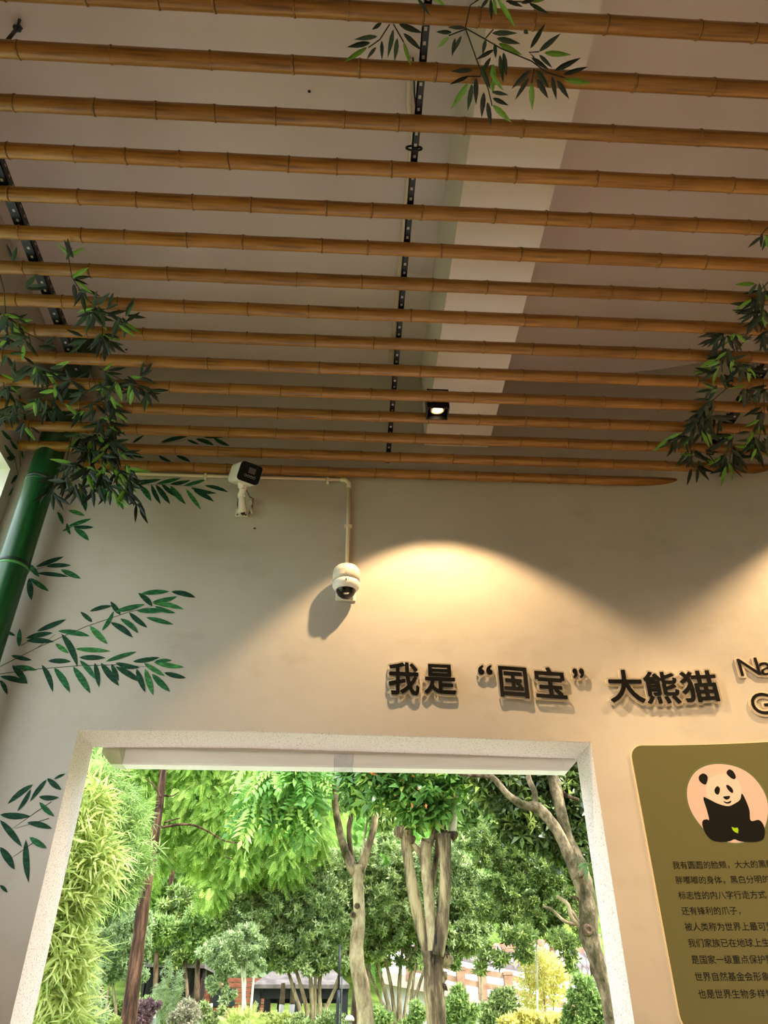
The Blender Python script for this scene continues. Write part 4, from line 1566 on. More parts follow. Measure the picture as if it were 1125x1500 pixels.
# ---- hillside forest: alike crowns shared, far away
def forest():
    shapes = []
    for k in range(4):
        m = 3000
        d = NR.normal(size=(m, 3))
        d /= np.linalg.norm(d, axis=1, keepdims=True)
        lump = 1 + .22 * np.sin(d[:, :1] * 5 + k) * np.sin(d[:, 2:3] * 5 + k) + .12 * np.sin(d[:, 1:2] * 9 + d[:, :1] * 4)
        P = d * NR.uniform(.7, 1, (m, 1)) * lump * np.array([2.6, 2.6, 3.4]) + np.array([0, 0, 3.6])
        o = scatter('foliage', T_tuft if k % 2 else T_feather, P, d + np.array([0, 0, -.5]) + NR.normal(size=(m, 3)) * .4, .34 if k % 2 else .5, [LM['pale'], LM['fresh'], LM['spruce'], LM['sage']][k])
        tm = MB()
        tm.tube([(0, 0, -.5), (.1, 0, 2), (0, .1, 5)], [.16, .13, .05], 7)
        tr = bpy.data.objects.new('trunk', tm.mesh('trunk', B['brown'], True))
        shapes.append((o.data, tr.data))
        bpy.data.objects.remove(o)
        bpy.data.objects.remove(tr)
    for row, (y, dx, s) in enumerate(((26, 3.6, 1.0), (31, 4.0, 1.15), (37, 4.6, 1.3), (44, 5.5, 1.5), (52, 6.5, 1.8))):
        x = -.42 * y - 2 + row
        while x < .36 * y + 3:
            yy = y + rnd.uniform(-1.6, 1.6)
            xx = x + rnd.uniform(-.8, .8)
            k = rnd.randrange(4)
            if y < 30 and xx > 2.2:
                x += dx
                continue
            r = empty('hillside_tree', (xx, yy, ground_h(yy) - .3), 'bright green tree in the blurred forest far up the slope', 'tree', 'trees of the far hillside forest')
            sc = s * rnd.uniform(.85, 1.2)
            for nm, me in zip(('foliage', 'trunk'), shapes[k]):
                o = bpy.data.objects.new(nm, me)
                o.scale = (sc, sc, sc)
                o.rotation_euler = (0, 0, rnd.uniform(0, 6.28))
                if nm == 'foliage':
                    o['kind'] = 'stuff'
                link(o, r)
            x += dx


forest()


# ---- feathery conifers
def conifer(root, trunk, blobs, y, n, size, mat=None, bark=None):
    limb(root, trunk, root.location.y, bark or B['red'], 'trunk', True, 12)
    P, N = blob_points(blobs, y, n, 1.0, .35)
    dirs = N * np.array([1, 1, .2]) * .7 + np.array([0, 0, -.95]) + NR.normal(size=P.shape) * .35
    scatter('foliage', T_feather, P, dirs, size, mat or LM['spruce'], root, .5)


r = tree_root('redwood_tree', 'tall feathery redwood with reddish leaning trunk, left in the opening', 183, 9.2)
conifer(r, [(186, 1510, 11.5), (200, 1400, 10), (212, 1310, 9), (226, 1230, 7), (236, 1160, 5.5), (243, 1080, 4), (250, 1000, 2.5)],
        [(160, 1150, 34, 26), (205, 1135, 34, 24), (290, 1130, 50, 26), (300, 1170, 50, 26), (360, 1150, 46, 36), (420, 1160, 40, 40), (215, 1185, 28, 28), (252, 1205, 32, 26), (330, 1210, 48, 30), (395, 1215, 40, 34), (205, 1235, 24, 18), (225, 1255, 22, 20), (300, 1245, 30, 20), (350, 1265, 36, 22), (315, 1300, 18, 22), (420, 1260, 32, 22), (455, 1220, 26, 30), (230, 1080, 60, 40), (330, 1080, 70, 40), (430, 1090, 60, 40), (160, 1190, 22, 30)], 9.7, 15000, .19)
for pts in ([(236, 1212, 2), (262, 1208, 1.8), (284, 1209, 1.6), (305, 1218, 1.3), (330, 1232, 1), (358, 1235, .6)], [(240, 1205, 1.4), (264, 1198, .7)], [(240, 1165, 1.8), (252, 1166, 1), (262, 1160, .6)], [(236, 1168, 1.8), (225, 1150, 1.2), (212, 1140, .7)], [(330, 1255, 1), (343, 1260, .6)]):
    limb(r, pts, 9.1, B['red'], 'branch', False, 6)
r = tree_root('redwood_tree', 'thinner feathery redwood behind, its trunk right of the tall one', 250, 17)
conifer(r, [(238, 1510, 4.5), (243, 1400, 4.5), (246, 1345, 4), (253, 1270, 3.5), (262, 1190, 2.5), (268, 1100, 1.5)],
        [(150, 1200, 40, 40), (260, 1180, 50, 40), (200, 1290, 30, 30), (270, 1230, 50, 30), (345, 1190, 60, 50), (400, 1270, 50, 40), (350, 1310, 30, 20), (460, 1180, 50, 60), (440, 1250, 40, 30), (300, 1290, 30, 20), (290, 1110, 90, 40), (430, 1120, 70, 40)], 17.5, 10000, .27)
r = tree_root('redwood_tree', 'distant feathery tree filling the gap beyond the forked trunk', 470, 22)
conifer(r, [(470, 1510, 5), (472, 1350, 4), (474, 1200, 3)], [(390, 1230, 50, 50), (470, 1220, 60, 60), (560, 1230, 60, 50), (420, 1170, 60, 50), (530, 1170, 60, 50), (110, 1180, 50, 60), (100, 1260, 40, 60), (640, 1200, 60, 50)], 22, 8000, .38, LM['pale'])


# ---- rounded evergreens with many stems
def evergreen(name, label, px, y, blobs, stems, n, size, mat, tp=None, bark=None, group=None, cat='tree', sh=.7):
    r = tree_root(name, label, px, y, cat, group)
    for s in stems:
        limb(r, s, y, bark or B['thin'], 'stem', True, 7, 3)
    P, N = blob_points(blobs, y, n, .9, sh)
    dirs = N + np.array([0, 0, .35]) + NR.normal(size=P.shape) * .45
    tint = .45 + .35 * N[:, 2] * 0 + NR.normal(size=len(P)) * .15
    scatter('foliage', tp or T_tuft, P, dirs, size, mat, r, .8, N + np.array([0, 0, .6]))
    return r


evergreen('osmanthus_tree', 'rounded grey green evergreen with many bare stems, left of the forked trunk', 440, 10,
          [(392, 1300, 42, 28), (440, 1270, 50, 32), (350, 1340, 36, 28), (400, 1340, 44, 34), (455, 1320, 46, 36), (330, 1372, 26, 20), (375, 1380, 40, 26), (430, 1375, 44, 34), (480, 1360, 36, 36), (340, 1400, 26, 14), (395, 1405, 34, 18), (445, 1415, 34, 18), (490, 1400, 26, 18)],
          [[(452, 1510, 3.5), (445, 1460, 3), (425, 1400, 2.2), (400, 1360, 1.4)], [(458, 1510, 4), (456, 1450, 3.2), (452, 1400, 2.4), (450, 1350, 1.6)], [(470, 1510, 3.5), (468, 1440, 3), (478, 1390, 2), (490, 1350, 1.4)], [(446, 1510, 3), (432, 1455, 2.6), (420, 1415, 2), (415, 1390, 1.4)], [(466, 1510, 3), (490, 1450, 2.6), (505, 1400, 2), (510, 1370, 1.2)], [(462, 1510, 3), (462, 1430, 2), (470, 1400, 1.5)]],
          19000, .060, LM['olive'])
evergreen('osmanthus_tree', 'rounded evergreen directly behind the forked trunk', 570, 10.6,
          [(520, 1275, 44, 30), (570, 1255, 50, 30), (610, 1280, 44, 34), (500, 1320, 46, 34), (560, 1320, 50, 40), (612, 1335, 44, 36), (520, 1365, 44, 34), (570, 1375, 46, 30), (610, 1385, 34, 26), (545, 1400, 36, 14)],
          [[(575, 1510, 3.5), (563, 1450, 3), (548, 1400, 2.2), (540, 1370, 1.5)], [(580, 1510, 3.5), (572, 1440, 2.6), (560, 1385, 2), (556, 1350, 1.2)], [(585, 1510, 4), (585, 1440, 3), (590, 1385, 2), (592, 1350, 1.2)], [(590, 1510, 3), (598, 1450, 2.6), (606, 1400, 2), (612, 1370, 1.2)], [(582, 1510, 3), (560, 1470, 2.4), (540, 1420, 1.8)]],
          19000, .062, LM['olive'])
evergreen('osmanthus_tree', 'rounded evergreen behind the pollarded trunks', 690, 9.8,
          [(640, 1270, 40, 30), (680, 1300, 34, 34), (640, 1320, 40, 36), (690, 1345, 30, 34), (665, 1370, 40, 34), (696, 1376, 22, 20), (650, 1400, 34, 20)],
          [[(600, 1510, 3), (612, 1450, 2.6), (630, 1400, 2), (650, 1360, 1.4)], [(600, 1510, 3), (604, 1450, 2), (610, 1410, 1.5)]],
          14000, .060, LM['olive'])
evergreen('evergreen_tree', 'dark bushy evergreen between the two redwood trunks', 275, 16,
          [(270, 1330, 34, 24), (300, 1350, 30, 26), (262, 1365, 30, 26), (285, 1320, 26, 20), (232, 1385, 22, 18), (290, 1385, 26, 16), (250, 1400, 26, 12)], [[(285, 1510, 3), (288, 1440, 2.6), (290, 1390, 2)], [(277, 1510, 3), (274, 1450, 2.6), (270, 1400, 2)]], 6000, .12, LM['dark'], T_tuft, B['brown'])
evergreen('evergreen_tree', 'soft grey green tree with pale leaning stems, left of the reddish trunk', 160, 11.5,
          [(165, 1310, 40, 34), (180, 1350, 34, 30), (150, 1360, 40, 34), (190, 1390, 30, 26), (160, 1400, 40, 26), (200, 1420, 18, 22), (140, 1420, 34, 22), (205, 1365, 20, 26)],
          [[(135, 1510, 2.5), (145, 1460, 2.2), (160, 1420, 1.6), (172, 1385, 1)], [(150, 1510, 2.2), (158, 1460, 2), (164, 1410, 1.4)], [(170, 1510, 2.2), (168, 1460, 2), (162, 1430, 1.4)]], 14000, .055, LM['sage'])
evergreen('evergreen_tree', 'bright soft green shrub tree behind the grey green ones', 320, 12.5,
          [(300, 1350, 26, 26), (330, 1330, 30, 24), (300, 1380, 24, 18), (228, 1368, 22, 16), (250, 1360, 20, 12)], [[(330, 1510, 2), (325, 1440, 2), (315, 1380, 1.4)]], 4500, .10, LM['fresh'])
evergreen('evergreen_tree', 'small pale leaved tree with several slim white stems', 347, 9.5,
          [(330, 1395, 34, 22), (360, 1380, 28, 18), (330, 1422, 18, 12), (318, 1440, 14, 12), (332, 1458, 12, 10), (375, 1415, 14, 10)],
          [[(352, 1510, 2), (356, 1460, 1.8), (352, 1400, 1.4), (345, 1370, 1)], [(362, 1510, 2), (358, 1460, 1.8), (362, 1400, 1.3)], [(365, 1510, 2), (370, 1450, 1.6), (373, 1420, 1.2)], [(308, 1510, 3), (309, 1470, 2.6)]],
          7000, .045, LM['sage'], None, plain('white_stem', (222, 214, 190), .7))


# ---- bamboo thickets
def bamboo_clump(label, px, y, blobs, canes, n, size, mat, name='bamboo_clump'):
    r = tree_root(name, label, px, y, 'bamboo')
    for c in canes:
        limb(r, c, y, plain('cane_green', (150, 160, 80), .5), 'cane', True, 6, 3)
    P, N = blob_points(blobs, y, n, .8, .2)
    dirs = N * .6 + np.array([.25, -.2, -.25]) + NR.normal(size=P.shape) * .4
    scatter('foliage', T_blade, P, dirs, size, mat, r, .6)
    return r


bamboo_clump('yellow green bamboo thicket against the left side of the opening', 90, 5.6,
             [(130, 1170, 26, 26), (110, 1215, 40, 34), (125, 1265, 44, 30), (105, 1310, 36, 34), (90, 1370, 34, 34), (100, 1410, 34, 30), (75, 1445, 30, 34), (88, 1490, 34, 26), (150, 1255, 26, 14), (60, 1350, 40, 90)],
             [[(60, 1510, 2), (90, 1400, 1.8), (120, 1250, 1.4), (150, 1120, 1)], [(80, 1510, 2), (100, 1400, 1.8), (112, 1290, 1.2)], [(50, 1510, 2), (70, 1400, 1.8), (100, 1200, 1.2)]], 1000, .19, LM['yellow'])
bamboo_clump('bright green bamboo filling behind the yellow thicket', 120, 8,
             [(140, 1150, 40, 30), (170, 1200, 40, 36), (180, 1260, 40, 34), (120, 1290, 50, 50), (110, 1200, 40, 50), (170, 1300, 30, 26)], [[(110, 1510, 2), (140, 1300, 1.6), (160, 1150, 1)]], 4500, .12, LM['fresh'])
bamboo_clump('slender young bamboo beside the dark house', 240, 10.5,
             [(245, 1432, 7, 22), (238, 1462, 9, 24), (254, 1468, 9, 28), (262, 1440, 6, 18), (240, 1494, 12, 16), (230, 1450, 5, 12)], [[(240, 1510, 1.2), (246, 1440, 1), (250, 1415, .6)], [(256, 1510, 1.2), (262, 1440, 1)]], 900, .05, LM['sage'])
bamboo_clump('dull green bamboo tuft left of the pale stems', 125, 7.5,
             [(120, 1460, 22, 30), (128, 1490, 22, 20), (112, 1440, 12, 16)], [[(120, 1510, 1.2), (124, 1430, 1)]], 1500, .07, LM['sage'])


# ---- forked tree with pale trunk
def forked():
    y = 7.6
    r = tree_root('forked_tree', 'tree with one pale smooth trunk forking into two limbs, centre of the opening', 533, y)
    limb(r, [(536, 1510, 13), (530, 1450, 12), (522, 1400, 11), (526, 1340, 9), (524, 1290, 8.5), (524, 1268, 9.5)], y, B['pale'], 'trunk', True, 14)
    limb(r, [(521, 1280, 8), (505, 1245, 6), (495, 1205, 5), (491, 1170, 5), (497, 1140, 5), (503, 1110, 4.5), (510, 1060, 4)], y, B['moss'], 'limb', False, 12)
    limb(r, [(527, 1278, 7), (538, 1245, 5.5), (548, 1210, 5), (550, 1180, 4.5), (552, 1120, 4)], y, B['pale'], 'limb', False, 12)
    limb(r, [(516, 1262, 4), (511, 1220, 4), (515, 1195, 3.6), (524, 1160, 3), (530, 1120, 2.6)], y + .15, B['brown'], 'limb', False, 10)
    limb(r, [(493, 1175, 4), (488, 1140, 3.5), (482, 1110, 3)], y, B['brown'], 'limb', False, 10)
    for q in ((523, 1327, 4), (517, 1340, 4.5)):
        c = onY(q[0], q[1], y - .062)
        m = MB()
        m.lathe([(.022, -.012), (.026, 0), (.018, .006), (.012, .003), (.004, -.003)], 10, 0, Matrix.Translation(c) @ Matrix.Rotation(math.pi / 2, 4, 'X'))
        m.build('branch_scar', B['brown'], r, True)
    P, N = blob_points([(400, 1150, 28, 26), (440, 1145, 30, 30), (455, 1160, 20, 24), (385, 1180, 14, 12), (430, 1185, 24, 16), (465, 1130, 18, 16), (420, 1110, 50, 20)], y, 260, .8, .2)
    scatter('foliage', T_pinnate, P, N * .4 + np.array([-.1, -.2, -.8]) + NR.normal(size=P.shape) * .35, .26, leaf_mat('compound_leaf', [(0, (84, 138, 60)), (.5, (130, 176, 96)), (1, (196, 222, 130))], .45, .35, .5), r, .5)


forked()


def pollard():
    y = 7.0
    r = tree_root('pollarded_tree', 'pollarded tree with three pale limbs on a black streaked trunk', 640, y)
    limb(r, [(640, 1510, 15), (636, 1460, 15), (635, 1415, 15), (636, 1395, 16)], y, B['stain'], 'trunk', True, 14)
    limb(r, [(630, 1405, 9), (617, 1360, 9), (606, 1310, 8.5), (598, 1260, 7.5), (594, 1230, 8), (592, 1218, 10)], y, B['stain'], 'limb', False, 12)
    limb(r, [(634, 1400, 8), (631, 1350, 8), (627, 1300, 8), (623, 1260, 8), (625, 1235, 9.5)], y - .03, B['pale'], 'limb', False, 12)
    limb(r, [(641, 1400, 10), (648, 1350, 9.5), (652, 1290, 8.5), (652, 1250, 8.5), (650, 1222, 10.5)], y - .06, B['stain'], 'limb', False, 12)
    limb(r, [(655, 1235, 5), (663, 1215, 5.5), (667, 1170, 4.6), (673, 1130, 4), (678, 1060, 3.5)], y, plain('pale_shoot', (206, 196, 172), .7), 'shoot', False, 10)
    limb(r, [(628, 1240, 5), (638, 1215, 4.5), (643, 1190, 4), (645, 1140, 4)], y, B['pale'], 'shoot', False, 10)
    limb(r, [(603, 1235, 4), (614, 1248, 4.4), (621, 1266, 4.4)], y, B['pale'], 'shoot', False, 8)
    limb(r, [(645, 1200, 4.5), (650, 1215, 5)], y + .05, B['brown'], 'shoot', False, 8)
    limb(r, [(632, 1300, 4), (640, 1250, 4), (642, 1220, 4)], y + .15, B['brown'], 'shoot', False, 8)
    # cut knuckles
    for (x, yy, s) in ((588, 1216, 10), (601, 1228, 7), (648, 1222, 9), (664, 1222, 7), (626, 1234, 9), (655, 1405, 9), (648, 1428, 8), (652, 1398, 7), (649, 1445, 7)):
        c = onY(x, yy, y - .02)
        zc = (c - EYE).dot(fwd)
        q = s * zc / F
        m = MB()
        b0 = len(m.v)
        bm = bmesh.new()
        bmesh.ops.create_icosphere(bm, subdivisions=2, radius=q)
        for v in bm.verts:
            v.co *= 1 + rnd.uniform(-.34, .3)
            v.co.y *= .8
            v.co.z *= 1.25
            if v.co.z > q * .55:
                v.co.z = q * .55 + rnd.uniform(-.1, .05) * q
            v.co += c - r.location
        me = bpy.data.meshes.new('knuckle')
        bm.to_mesh(me)
        bm.free()
        me.materials.append(B['stain'] if s > 7 else B['brown'])
        link(bpy.data.objects.new('knuckle', me), r)
    P, N = blob_points([(552, 1130, 30, 18), (590, 1140, 40, 28), (620, 1160, 40, 34), (660, 1140, 40, 26), (560, 1160, 22, 20), (605, 1195, 22, 18), (640, 1185, 26, 16), (700, 1130, 26, 20), (590, 1112, 70, 14), (516, 1140, 16, 20, .3), (528, 1170, 14, 16, .3), (712, 1140, 18, 18)], y, 950, .9, .1)
    scatter('foliage', T_whorl, P, N * .5 + np.array([0, -.3, .2]) + NR.normal(size=P.shape) * .5, .13, LM['big'], r, .5)
    P, N = blob_points([(600, 1150, 60, 30), (640, 1140, 60, 30)], y - .2, 26, .9, .8)
    scatter('withered_leaves', tpl([leaf_t(.4, 1)]), P, N + NR.normal(size=P.shape) * .3, .07, plain('orange_leaf', (206, 112, 44), .6), r)


pollard()
evergreen('broadleaf_tree', 'light yellow green leaves hanging behind the pollarded tree', 560, 9.2,
          [(520, 1160, 30, 26), (560, 1180, 34, 24), (610, 1190, 34, 20), (700, 1160, 30, 28), (680, 1190, 26, 18), (720, 1185, 26, 24), (740, 1150, 30, 24), (540, 1130, 40, 24)], [[(534, 1510, 3), (524, 1350, 2.4), (526, 1280, 1.6), (540, 1190, 1.2)]], 2200, .11, LM['fresh'], T_whorl)


def right_tree():
    y = 6.4
    r = tree_root('leaning_tree', 'mossy leaning tree with a knotted trunk at the right side of the opening', 893, y)
    limb(r, [(896, 1510, 8), (886, 1450, 10), (872, 1400, 12), (862, 1370, 14), (862, 1335, 13), (856, 1300, 13), (845, 1268, 15), (830, 1225, 9), (822, 1190, 8.5), (813, 1150, 8.5), (806, 1120, 8), (802, 1060, 7.5)], y, B['moss'], 'trunk', True, 14)
    limb(r, [(848, 1285, 12), (834, 1255, 9), (818, 1220, 8), (800, 1195, 8), (785, 1182, 8), (768, 1180, 6), (745, 1165, 5), (725, 1142, 4.5), (712, 1133, 4)], y - .1, B['moss'], 'limb', False, 12)
    limb(r, [(718, 1138, 3.5), (695, 1136, 2.6), (670, 1134, 1.8)], y - .1, B['brown'], 'limb', False, 8)
    limb(r, [(784, 1183, 5), (783, 1160, 4), (774, 1138, 4), (768, 1090, 3)], y - .1, B['moss'], 'limb', False, 10)
    limb(r, [(812, 1150, 3.4), (830, 1165, 3), (848, 1172, 2.5)], y, B['brown'], 'limb', False, 8)
    limb(r, [(858, 1365, 4), (838, 1345, 3.4), (832, 1325, 3), (815, 1312, 2)], y, B['pale'], 'branch', False, 8)
    limb(r, [(852, 1355, 3), (828, 1350, 2.4), (808, 1332, 2), (795, 1328, 1.4)], y, B['pale'], 'branch', False, 8)
    limb(r, [(850, 1352, 2.6), (842, 1340, 2.4), (834, 1330, 1.6)], y, B['pale'], 'branch', False, 8)
    limb(r, [(856, 1335, 3), (850, 1320, 2.4), (838, 1312, 1.6)], y, B['brown'], 'branch', False, 8)
    c = onY(862, 1362, y - .11)
    m = MB()
    m.lathe([(.006, .0), (.014, .004), (.022, .014), (.034, .006), (.045, -.03)], 12, 0, Matrix.Translation(c) @ Matrix.Rotation(math.pi / 2, 4, 'X'))
    m.build('knot', B['brown'], r, True)
    P, N = blob_points([(745, 1150, 34, 28), (770, 1185, 34, 26), (760, 1215, 28, 20), (790, 1140, 30, 24), (835, 1150, 26, 26), (845, 1195, 22, 30), (800, 1220, 30, 26), (830, 1240, 26, 26), (720, 1160, 22, 20), (835, 1120, 40, 20), (850, 1240, 16, 26), (720, 1125, 40, 16)], y + .2, 1900, 1.1, .1)
    scatter('foliage', T_whorl, P, N * .5 + np.array([0, -.1, -.4]) + NR.normal(size=P.shape) * .5, .095, LM['deep'], r, .6)


right_tree()
evergreen('broadleaf_tree', 'fine leaved green tree filling the right of the opening behind the leaning trunk', 760, 8.4,
          [(715, 1240, 30, 26), (750, 1250, 34, 30), (790, 1270, 34, 30), (730, 1285, 34, 28), (770, 1310, 40, 30), (810, 1310, 26, 26), (730, 1325, 36, 26), (765, 1350, 40, 26), (800, 1360, 30, 22), (830, 1370, 20, 24), (830, 1290, 20, 26), (845, 1330, 14, 26)],
          [[(878, 1510, 2), (866, 1420, 2), (858, 1340, 2), (815, 1285, 1.4)]], 14000, .046, LM['dark'], T_tuft, B['brown'])
# low twigs with leaves in front of the stone wall
evergreen('broadleaf_tree', 'drooping leafy twigs in front of the upper fence', 740, 8.0,
          [(715, 1395, 12, 8), (735, 1405, 12, 8), (770, 1395, 14, 10), (830, 1390, 10, 12), (838, 1410, 8, 12), (705, 1418, 8, 10), (760, 1370, 24, 10), (820, 1375, 20, 10)], [], 500, .06, LM['dark'], T_tuft, B['brown'])
evergreen('broadleaf_tree', 'dull green far tree between the pollarded limbs and the leaning tree', 700, 20,
          [(700, 1220, 40, 30), (670, 1190, 30, 20), (720, 1200, 40, 24), (690, 1260, 36, 24)], [[(700, 1510, 2), (700, 1300, 2)]], 3500, .18, LM['olive'])
evergreen('broadleaf_tree', 'fresh green tree beyond the right hand osmanthus', 700, 13,
          [(700, 1280, 30, 26), (730, 1270, 30, 30), (715, 1320, 24, 24), (760, 1240, 40, 30)], [[(705, 1510, 2), (706, 1300, 2)]], 3500, .11, LM['fresh'])


# ---- dark timber house, far left
def house():
    y = 17
    a = onY(213, 1500, y)
    r = empty('timber_house', (a.x, y, ground_h(y)), 'dark timber house with brick red board wall behind the slender bamboo', 'building')
    dark, red = plain('dark_timber', (34, 30, 28), .7), mottled('red_boards', (104, 56, 40), (150, 88, 64), 8, .7, stretch=(1, 1, 8))
    P = lambda x, yy, dy=0: onY(x, yy, y + dy)
    g0 = ground_h(y) - .2

    def bx(name, x0, x1, t, b, d0, d1, mat):
        m = MB()
        p, q = P(x0, t), P(x1, t)
        zb = g0 if b is None else P((x0 + x1) / 2, b).z
        m.box((p.x, y + d0, zb), (q.x, y + d1, p.z))
        return m.build(name, mat, r)
    bx('wall', 214, 238, 1409, None, 0, 2.5, dark)
    bx('wall', 238, 296, 1412, None, .4, 2.5, plain('dark_brown_timber', (52, 44, 40), .8))  # set-back wall section in dark brown
    # board wall: one board object per plank
    z = P(294, 1441).z
    x0, x1 = P(294, 1441).x, P(399, 1441).x
    zb = P(294, 1492).z
    k = 0
    bm = MB()
    bm.box((0, 0, 0), (x1 - x0, .05, .072))
    bme = bm.mesh('board', red)
    z = zb
    while z < P(294, 1436).z:
        o = bpy.data.objects.new('board', bme)
        o.location = (x0 - r.location.x, .0 + rnd.uniform(0, .02), z - r.location.z)
        link(o, r)
        z += .082
    for x in (281, 292, 302, 217, 236, 258):
        bx('post', x, x + 4, 1408, None, -.25, -.1, dark)
    for x in (227, 312, 334, 372):
        bx('window', x, x + 12, 1448, 1474, -.03, .0, plain('window_dark', (30, 36, 36), .2))
    m = MB()
    p, q = P(208, 1409, -.6), P(300, 1411, -.6)
    t0, t1 = P(240, 1378, 1.3), P(290, 1378, 1.3)
    V = [(p.x, p.y, p.z), (q.x, q.y, q.z), (t1.x, t1.y, t1.z), (t0.x, t0.y, t0.z), (p.x, y + 3, p.z), (q.x, y + 3, q.z)]
    V2 = [(a_, b_, c_ - .08) for a_, b_, c_ in V]
    m.add(V + V2, [(0, 1, 2, 3), (4, 3, 2, 5), (0, 3, 4), (1, 5, 2), (6, 9, 8, 7), (10, 11, 8, 9), (6, 10, 9), (7, 8, 11), (0, 6, 7, 1), (0, 4, 10, 6), (1, 7, 11, 5)])
    m.build('roof', mottled('grey_roof', (84, 78, 80), (124, 114, 114), 9, .8), r)
    bx('fascia', 208, 300, 1408, 1413, -.62, -.52, dark)


house()


def pavilion():
    y = 13
    c = onY(440, 1440, y)
    r = empty('garden_pavilion', (c.x, y, ground_h(y)), 'open garden pavilion with black posts and a low grey roof, behind the osmanthus stems', 'building')
    dark = plain('black_timber', (26, 26, 30), .6)
    P = lambda x, yy, dy=0: onY(x, yy, y + dy)
    ze = P(400, 1442).z
    xl, xr = P(370, 1442).x, P(512, 1442).x
    d = 2.2
    m = MB()
    zt = P(440, 1404, d / 2).z
    xm0, xm1 = P(425, 1410, d / 2).x, P(470, 1410, d / 2).x
    V = [(xl, y, ze), (xr, y, ze), (xr, y + d, ze), (xl, y + d, ze), (xm0, y + d / 2, zt), (xm1, y + d / 2, zt)]
    V2 = [(a, b, e - .05) for a, b, e in V]
    m.add(V + V2, [(0, 1, 5, 4), (1, 2, 5), (2, 3, 4, 5), (3, 0, 4), (6, 10, 11, 7), (7, 11, 8), (8, 11, 10, 9), (9, 10, 6), (0, 6, 7, 1), (1, 7, 8, 2), (2, 8, 9, 3), (3, 9, 6, 0)])
    m.build('roof', mottled('pavilion_roof', (84, 76, 76), (118, 108, 106), 7, .8), r)
    for dy, nm in ((.08, 'eave_beam'), (d - .14, 'eave_beam')):
        m = MB()
        m.box((xl + .08, y + dy, ze - .17), (xr - .08, y + dy + .07, ze - .05))
        m.build(nm, dark, r)
    for x, dy in ((377, .1), (393, 1.9), (438, .1), (460, 1.9), (505, .1), (412, 1.9)):
        m = MB()
        p = P(x, 1450, dy)
        m.box((p.x - .05, y + dy - .05, ground_h(y) - .15), (p.x + .05, y + dy + .05, ze - .05))
        m.build('post', dark, r)
    for t in np.linspace(.1, .9, 5):
        m = MB()
        xx = xl + (xr - xl) * t
        m.box((xx - .02, y + .05, ze - .09), (xx + .02, y + d - .05, ze - .05))
        m.build('rafter', dark, r)


pavilion()
# whitewashed trunks near the pavilion
for k, (x, lab) in enumerate(((413, 'trunk with whitewashed foot under the left of the pavilion roof'), (428, 'dark trunk with grey painted foot in front of the pavilion'), (178, 'brown trunk with whitewashed foot in front of the dark house'), (288, 'slim trunk with a painted foot right of the clipped round bush'))):
    xx = x if k != 2 else 227
    y = 11.6 if k < 2 else 12.5
    r = tree_root('whitewashed_trunk', lab, xx, y)
    top = 1440 if k < 2 else 1395
    sp = 1472 if k != 2 else 1466
    limb(r, [(xx - 1, sp + 12, 4), (xx, sp, 4)], y, plain('whitewash', (186, 178, 176), .8), 'painted_foot', True, 8, 2)
    limb(r, [(xx, sp, 4), (xx + 1, (sp + top) / 2, 3.6), (xx + 2, top, 3)], y, B['brown'], 'upper_trunk', False, 8, 2)
# lamp post and bollard
r = tree_root('lamp_post', 'thin black lamp post just left of the forked trunk', 494, 9.0, 'post')
limb(r, [(493.5, 1510, 2.6), (496, 1450, 2.6)], 9.0, plain('post_black', (30, 32, 38), .4), 'lower_tube', True, 8, 2)
limb(r, [(496, 1450, 1.9), (498, 1384, 1.8)], 9.0, plain('post_black_', (30, 32, 38), .4), 'upper_tube', False, 8, 2)
limb(r, [(498.5, 1510, 1.2), (501, 1430, 1.2)], 9.05, plain('post_grey', (70, 76, 84), .4), 'side_conduit', True, 8, 2)
r = tree_root('garden_bollard', 'small grey capped bollard lamp beside the foot of the forked trunk', 512, 8.6, 'lamp')
limb(r, [(513, 1510, 2.6), (512.5, 1496, 2.6)], 8.6, plain('bollard_grey', (150, 146, 142), .5), 'tube', True, 10, 2)
m = MB()
q = onY(512, 1492, 8.6)
m.lathe([(.045, -.02), (.045, .0), (.03, .02), (.004, .03)], 14, 0, Matrix.Translation(q))
m.build('cap', plain('bollard_cap', (190, 182, 178), .5), r, True)
# concrete bench
y = 10.5
q0, q1 = onY(193, 1490, y), onY(223, 1491, y)
r = empty('concrete_bench', ((q0.x + q1.x) / 2, y, ground_h(y)), 'pale concrete bench slab beside the reddish trunk', 'bench')
m = MB()
m.box((q0.x, y, q0.z - .1), (q1.x, y + .5, q0.z))
m.build('seat_slab', plain('concrete', (176, 174, 176), .8), r, bevel=.01)
for t in (.15, .85):
    m = MB()
    xx = q0.x + (q1.x - q0.x) * t
    m.box((xx - .05, y + .05, ground_h(y) - .1), (xx + .05, y + .45, q0.z - .1))
    m.build('leg', plain('concrete_leg', (150, 148, 150), .8), r)


